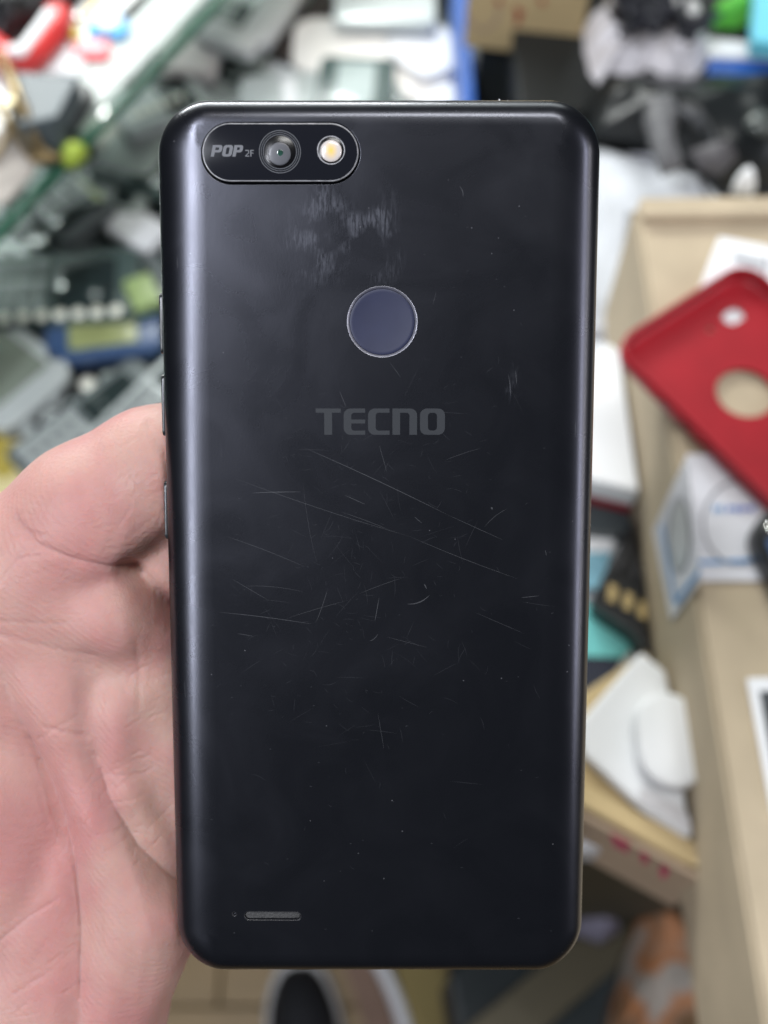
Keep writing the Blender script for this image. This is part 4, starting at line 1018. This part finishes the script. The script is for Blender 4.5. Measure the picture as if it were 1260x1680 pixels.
# brass chains
def chain(pts, r, label):
    V, F = tube(smooth_path([P(x, y, zg + h) for (x, y, h) in pts]), r, 6); o = mobj('chain', V, F, M_BRASS, smooth=True); tag(o, label, 'chain', 'brass chains on the glass at the left edge')
chain([(-5, 88, .03), (12, 112, .032), (26, 150, .034), (40, 180, .03), (52, 215, .02), (66, 245, .01), (88, 258, .006)], .0032, 'brass coloured chain running down over the grey box corner')
chain([(-10, 165, .01), (10, 200, .012), (14, 215, .01), (2, 240, .008), (-14, 262, .006)], .0022, 'thin brass loop nearest the left edge')
chain([(30, 150, .02), (22, 200, .014), (34, 230, .01), (60, 262, .006), (100, 258, .004)], .0026, 'brass chain end curling beside the lime piece')
V, F = rslab(.008, .004, .004, .003, .001); o = mobj('brass_charm', V, F, mat('pale_gold', (.45, .39, .25), .3, .5), smooth=True, M=frame_at(P(21, 170, zg + .03), R(65))); tag(o, 'pale gold oval charm hanging on the brass chain', 'charm')
prism('beige_cloth', [(30, 185), (62, 175), (76, 205), (70, 245), (50, 290), (10, 330), (-20, 340), (-20, 225)], zg + .003, .003, mat('beige_cloth', (.34, .31, .28), .8, var=.2), 'beige cloth patch under the brass chains', 'cloth')
cap_ = crumple('lime_cap', [(98, 258), (118, 240), (142, 242), (148, 256), (128, 276), (106, 278)], zg, .010, M_LIME, 31, 'bright lime green cap sitting on the glass edge', 'cap', rings=6, amp=.001)
prism('black_side_piece', [(128, 128), (152, 142), (112, 214), (84, 206)], zg + .012, .011, M_BLACK, 'black side piece standing right of the slate grey box', 'box')  # black block forming the side of the slate grey box

# the heap: individually placed phones ---------------------------------------
zs_ = Z_SHELF
M_STUD = mat('pale_glint_key', (.95, .95, .82), .38, .35, var=.03)  # near-white colour on large domes stands in for lamp glints
HEAP = 'old phones heaped in the showcase'
def hp(label, p1, p2, w, lvl, body, screen=None, keys=False, th=.0115, **k):
    return phone_thing('old_phone', label, 'phone', p1, p2, w, zs_ + lvl, th, body, screen, keys, HEAP, **k)
def studs(n, x0, y0, dx, dy, r=.0028, hgt=.0018):
    def f(rt, ln, w, th):
        for i in range(n):
            V, F = dome(0, 0, r, 0, hgt, 16); o = mobj('metal_key', [(x + x0 * ln + i * dx, y + y0 * w + i * dy, z + th - .0002) for (x, y, z) in V], F, M_STUD, rt, True)
    return f
hp('green grey keypad phone with a row of shiny round keys along its lower edge', (-60, 478), (228, 462), .062, .045, M_DKGREEN, M_SCR, mat('grey_green_keys', (.22, .26, .25), .3), bez=.008, parts=studs(9, -.46, -.41, .0125, 0.0002, .0046))
hp('blue edged phone with olive screen below the shiny key row', (72, 536), (262, 512), .062, .040, M_BLUEP, M_OLIVE, False, bez=.008)
hp('light grey phone with greenish screen cut by the left edge, above the thumb', (-110, 520), (66, 660), .066, .040, M_SILV, mat('grey_green_screen', (.19, .22, .18), .2), False, bez=.009, r=.014)
hp('taupe edged black flip phone between blue phone and smartphone', (100, 625), (262, 480), .050, .010, mat('taupe_trim', (.16, .14, .135), .4), M_BLACK, False, bez=.006)
hp('brown black phone lying under the grey phone corner', (20, 560), (150, 680), .060, .012, M_BROWN, None, False)
hp('black camera phone with round lens just above the thumb', (70, 745), (190, 590), .055, .026, M_BLACK, None, False, parts=studs(1, .2, .1, 0, 0, .006, .003))
hp('pale green grey phone under the smartphone button side', (190, 740), (330, 480), .060, .012, M_PALEG, M_SCR, True)
hp('white phone back just above the thumb beside the dark phones', (110, 760), (230, 680), .045, .018, M_WHITE, None, False)
hp('cream yellow phone in a clear case at the left edge above the thumb', (-60, 800), (62, 700), .050, .030, M_YELL, mat('ochre_screen', (.42, .33, .06), .4), False, bez=.010)
hp('lime edged phone near the smartphone just above the key row', (222, 452), (244, 500), .020, .050, mat('lime_grey', (.30, .40, .16), .4), None, False)
hp('dark grey phone under the green glass edge at left', (-10, 400), (75, 330), .052, .030, M_GREYP, M_SCR, True)
hp('grey flip phone with pale lime stripe below the glass edge', (85, 312), (150, 365), .050, .045, M_GREYP, M_SCR, True, parts=lambda rt, ln, w, th: mobj('lime_stripe', *rslab(.016, .003, .001, .002, .0003, -.004, w * .38, th - .0002), mat('pale_lime', (.55, .62, .35), .4), rt))
hp('pale phone with dusty pink band left of the smartphone', (140, 292), (245, 318), .040, .042, M_PALEG, M_SCR, True, parts=lambda rt, ln, w, th: mobj('pink_band', *rslab(.020, .005, .001, .002, .0003, .008, w * .30, th - .0002), M_PINKP, rt))
hp('slate phone below the pink banded phone', (140, 332), (215, 330), .035, .030, mat('slate_violet', (.10, .11, .13), .3), None, False)
hp('small white phone tilted beside the smartphone left edge', (190, 350), (262, 392), .028, .040, M_WHITE, None, False)
hp('dark green keypad phone right of the lime cap', (165, 250), (290, 285), .050, .046, M_DKGREEN, M_SCR, M_GREYP)
hp('black phone partly under the dark green keypad phone', (205, 300), (290, 380), .048, .020, M_BLACK, M_SCR, True)
hp('pale beige phone just below the glass edge', (158, 190), (250, 235), .046, .034, mat('warm_white_plastic', (.56, .56, .48), .4), None, False)
hp('silver phone with a dotted row of glinting keys above the smartphone corner', (190, 195), (330, 140), .045, .060, M_SILV, M_SCR, True, parts=studs(6, -.32, -.1, .0075, 0, .0036, .003))
hp('white phone with pinkish edge right of the glass edge', (262, 84), (358, 90), .040, .066, mat('white_pinkish', (.78, .72, .70), .35), None, False)
hp('grey phone under the white pinkish phone', (252, 118), (400, 150), .050, .044, M_GREYP, M_PALEG, True)
hp('slim silver white phone crossing behind the white phones', (330, 40), (420, 72), .022, .078, M_WHITE, None, False)
hp('grey green phone at the top beside the glass edge', (345, 22), (420, 34), .038, .060, M_GREYP, M_SCR, True)
hp('tall white phone leaning at the top centre left', (412, 62), (478, -30), .026, .075, M_WHITE, None, False)
hp('black narrow phone between two white ones at the top', (455, 85), (540, -10), .020, .058, M_BROWN, None, False)
hp('large glossy white phone above the middle of the smartphone', (480, 70), (640, 72), .060, .060, mat('warm_gloss_white', (.82, .79, .74), .2), None, False, r=.016)
hp('silver grey phone at the top edge left of the cardboard box', (548, 5), (715, 8), .042, .072, M_SILV, None, False)
hp('dark green phone with pale screen just above the smartphone', (520, 134), (646, 140), .058, .074, M_DKGREEN, M_SCRG, False, bez=.007)
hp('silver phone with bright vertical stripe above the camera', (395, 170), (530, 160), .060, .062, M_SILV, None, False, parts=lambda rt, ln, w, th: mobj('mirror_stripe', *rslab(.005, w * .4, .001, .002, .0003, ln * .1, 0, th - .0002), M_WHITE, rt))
hp('grey phone with rounded top beside the silver striped phone', (330, 175), (420, 105), .050, .050, mat('mid_grey_green', (.20, .24, .23), .3), M_SCR, True)
hp('white phone at the right end of the heap with glinting corner', (655, 40), (740, 110), .050, .060, M_WHITE, None, False, r=.018)
hp('pearl phone with rosy patch left of the blue rail', (672, 90), (720, 150), .046, .052, mat('pearl_plastic', (.66, .62, .58), .3, var=.15), None, False)
hp('pale yellow phone peeping out just above the smartphone top', (640, 158), (700, 168), .040, .046, mat('pale_yellow_plastic', (.62, .56, .30), .4), None, False)
hp('small white phone at the heap edge beside the blue rail', (705, 150), (742, 175), .035, .058, M_WHITE, None, False)
hp('off white phone left of the rosy pearl phone', (590, 95), (700, 90), .050, .044, mat('off_white_plastic', (.68, .67, .64), .35), None, False)
# those lying underneath, half buried
rr = random.Random(11)
bodies = [(M_BLACK, 'black'), (M_GREYP, 'grey'), (M_DKGREEN, 'dark green'), (M_PALEG, 'pale green'), (M_SILV, 'silver'), (M_BLACK, 'black')]
cnt = 0
SEEN = set()
for i in range(130):
    px = rr.uniform(-60, 735); py = rr.uniform(-60, 800)
    if px > 300 and py > 260: continue
    m_, nm = rr.choice(bodies)
    if px > 380: m_, nm = rr.choice([(M_SILV, 'silver'), (M_WHITE, 'white'), (M_GREYP, 'grey'), (M_PALEG, 'pale green')])
    a = rr.gauss(.45, .55); c = P(px, py, zs_ + .02)
    ln = rr.uniform(.085, .115); wd = rr.uniform(.042, .052)
    lv = (len(SEEN) * 7 % 45) * .0011
    hs = rr.random() < .6; hk = rr.random() < .6
    where = ('at the left picture edge' if px < 60 else 'between left edge and smartphone' if px < 300 else 'above the smartphone camera' if px < 520 else 'at the right end of the heap') + \
            (', topmost row' if py < 60 else ', under the glass edge' if py < 300 else ', by the shiny keys' if py < 560 else ', near the thumb')
    lab = f"buried {nm} {'keypad ' if hk else ''}phone {where}"
    if lab in SEEN: continue
    SEEN.add(lab)
    root = empty('old_phone', frame_at(Vector((c.x, c.y, zs_ + lv)), a, rr.uniform(-.03, .03), rr.uniform(-.03, .03)), lab, 'phone', 'half buried phones in the showcase')
    V, F = rslab(ln / 2, wd / 2, .013, .006, .0016, n=3); mobj('body', V, F, m_, root, True, angle=.8)
    V, F = rslab(ln * .18, wd * .36, .0008, .002, .0003, ln * .2, 0, .0128, n=2); mobj('screen', V, F, M_SCR if hs else M_SCRG, root, True, angle=.8)
    if hk:
        ps = [rslab(ln * .03, wd * .11, .0012, .0015, .0004, -ln * .40 + k * ln * .085, (j - 1) * wd * .28, .0128, 2) for k in range(5) for j in range(3)]
        V, F = join(ps); o = mobj('keypad', V, F, M_SILV if m_ != M_SILV else M_GREYP, root); o['kind'] = 'stuff'

# --- behind, right of the heap ---------------------------------------------------
zr = .86
V, F = bx(xr + .02, 1.4, y_back + .02, 1.45, zr - .03, zr); bs = mobj('back_shelf', V, F, mat('dark_shelf', (.012, .016, .016), .5), bev=.002); tag(bs, 'dark low shelf behind the desk under bags and boxes', 'shelf')
prism('blue_rail', [(757, 180), (780, 180), (764, -60), (742, -60)], zr + .06, .06, mat('blue_paint', (.012, .085, .36), .4), 'blue painted rail beside the heap of phones', 'rail')
prism('grey_post', [(784, 190), (828, 190), (820, 70), (780, 70)], zr + .03, .03, mat('grey_paint', (.30, .30, .31), .5), 'grey metal bar right of the blue rail below the cardboard box', 'bar')
# cardboard box at the top
k0 = P(760, 78, zr + .09); k1 = P(948, 97, zr + .09); kd = (k1 - k0).normalized(); kn = Vector((-kd.y, kd.x, 0))
if kn.y < 0: kn = -kn
tb = empty('cardboard_box', Matrix.Translation(k0), 'cardboard box with red marks at the top centre right of the blue rail', 'box')
wbox('box_body', k0, kd, kn, (k1 - k0).length, .22, .13, M_CARD2, tb, bev=.002)
wbox('shelf_riser', k0 + kn * .01 + kd * .01 + Vector((0, 0, -.088)), kd, kn, (k1 - k0).length - .02, .2, .087, mat('dark_riser', (.012, .015, .015), .6), tb)
fk = lambda x, y: onplane(x, y, k0 - kn * .0008, kn)
strokes(tb, fk, [[(846, 12), (852, 30), (846, 40)], [(848, 16), (858, 22)], [(886, -4), (892, 8)], [(815, -2), (822, 8)]], mat('red_marker', (.35, .05, .03), .6), 3.5)
strokes(tb, fk, [[(764, 20), (775, 42), (795, 50), (814, 36), (820, 10)]], mat('pale_mark', (.38, .28, .22), .6), 2)
for i, (x0_, x1_, y_, cc, lb) in enumerate(((835, 880, 140, M_GREYP, 'small grey adapter in the dark gap under the top cardboard box'), (885, 945, 132, M_SILV, 'small silver gadget in the dark gap under the top cardboard box'))):
    prism('gadget', [(x0_, y_ - 8), (x1_, y_ - 10), (x1_, y_ + 10), (x0_, y_ + 8)], zr + .02, .018, cc, lb, 'gadget', bev=.003)
# white plastic bag with cables on top
zw = zr + .10
crumple('plastic_bag', [(952, 60), (985, 5), (1060, -30), (1150, 20), (1172, 60), (1158, 120), (1138, 156), (1110, 144), (1085, 146), (1060, 132), (1040, 145), (1010, 142), (985, 140), (970, 160), (955, 140), (944, 98)], zw, .028, mat('white_plastic_bag', (.88, .85, .86), .4, var=.08, vscale=30), 41, 'white plastic bag with ragged lower edge at the top right under black cables', 'bag', amp=.012, freq=30, N=110)
V, F = bx(-.09, .07, -.04, .12, 0, zw - zr - .001); c_ = P(1070, 50, zw); o = mobj('dark_crate', V, F, mat('black_crate', (.01, .012, .012), .6), M=Matrix.Translation((c_.x, c_.y, zr)), bev=.002); tag(o, 'black crate under the white plastic bag', 'crate')
rr = random.Random(4)
cb = []
for i in range(20):
    cx, cy = rr.gauss(1062, 30), rr.gauss(8, 16); pp = []
    for k in range(7):
        a = rr.uniform(0, 6.28); pp.append(P(cx + 46 * math.cos(a) * rr.uniform(.3, 1), cy + 30 * math.sin(a) * rr.uniform(.3, 1), zw + .03 + rr.uniform(0, .02)))
    cb.append(tube(smooth_path(pp, 6), .0028, 5))
V, F = join(cb); o = mobj('cable_bundle', V, F, mat('black_cable', (.016, .017, .024), .4), smooth=True); tag(o, 'tangled black cables lying on the white plastic bag', 'cables')
crumple('green_pouch', [(1152, 40), (1185, 18), (1235, 12), (1240, 48), (1200, 62), (1165, 60)], zw + .002, .022, mat('bright_green_plastic', (.13, .55, .07), .4), 52, 'bright green pouch right of the black cables', 'pouch', amp=.004)
prism('cyan_box', [(1234, 66), (1300, 74), (1310, -60), (1243, -60)], zw + .035, .012, mat('cyan_card', (.16, .58, .72), .4, var=.1), 'cyan and white carton at the top right corner', 'carton')
prism('white_tray', [(1150, 60), (1300, 75), (1300, 98), (1165, 92)], zw + .014, .004, M_WHITE, 'white tray edge under the green pouch', 'tray')
prism('blue_rail', [(1165, 92), (1320, 100), (1320, 134), (1160, 120)], zw + .012, .02, MATS['blue_paint'], 'blue shelf edge at the right under the green pouch', 'rail')
crumple('black_bag', [(960, 165), (1000, 150), (1160, 135), (1340, 135), (1360, 326), (1180, 322), (1150, 290), (1070, 250), (985, 238), (960, 236)], Z_DESK + .001, .028, mat('black_bag_film', (.010, .012, .013), .32, var=.3), 61, 'black plastic bag bulging behind the cardboard box on the right', 'bag', amp=.012, freq=14, N=110, rings=16)
V, F = bx(-.12, .25, -.03, .1, 0, Z_DESK - zr - .001); c_ = P(1130, 220, zr + .06); o = mobj('dark_carton', V, F, MATS['black_crate'], M=Matrix.Translation((c_.x, c_.y, zr + .0005)), bev=.002); tag(o, 'black carton supporting the black plastic bag', 'carton')
crumple('grey_cloth', [(1062, 160), (1100, 150), (1116, 180), (1106, 240), (1120, 275), (1085, 285), (1066, 240), (1055, 200)], Z_DESK + .036, .008, mat('mid_grey_cloth', (.12, .12, .125), .6), 62, 'grey cloth fold lying over the black plastic bag', 'cloth', amp=.006)
crumple('grey_cloth', [(1125, 250), (1200, 240), (1212, 262), (1180, 290), (1150, 282)], Z_DESK + .032, .008, mat('dark_grey_cloth', (.075, .07, .075), .6), 63, 'dark grey rag on the black bag beside the cardboard box corner', 'cloth', amp=.006)
crumple('tissue', [(1198, 318), (1205, 298), (1222, 290), (1234, 304), (1236, 322)], Z_DESK + .035, .012, M_PAPER, 64, 'small white tissue behind the far edge of the big cardboard box', 'tissue', rings=6, amp=.003)
V, F = dome(0, 0, .009, 0, .006, 24); o = mobj('lens_cap', V, F, mat('gloss_grey', (.06, .07, .065), .15), smooth=True, M=Matrix.Translation(P(1248, 203, Z_DESK + .042))); tag(o, 'glossy dark round cap on the black bag at the right edge', 'cap')
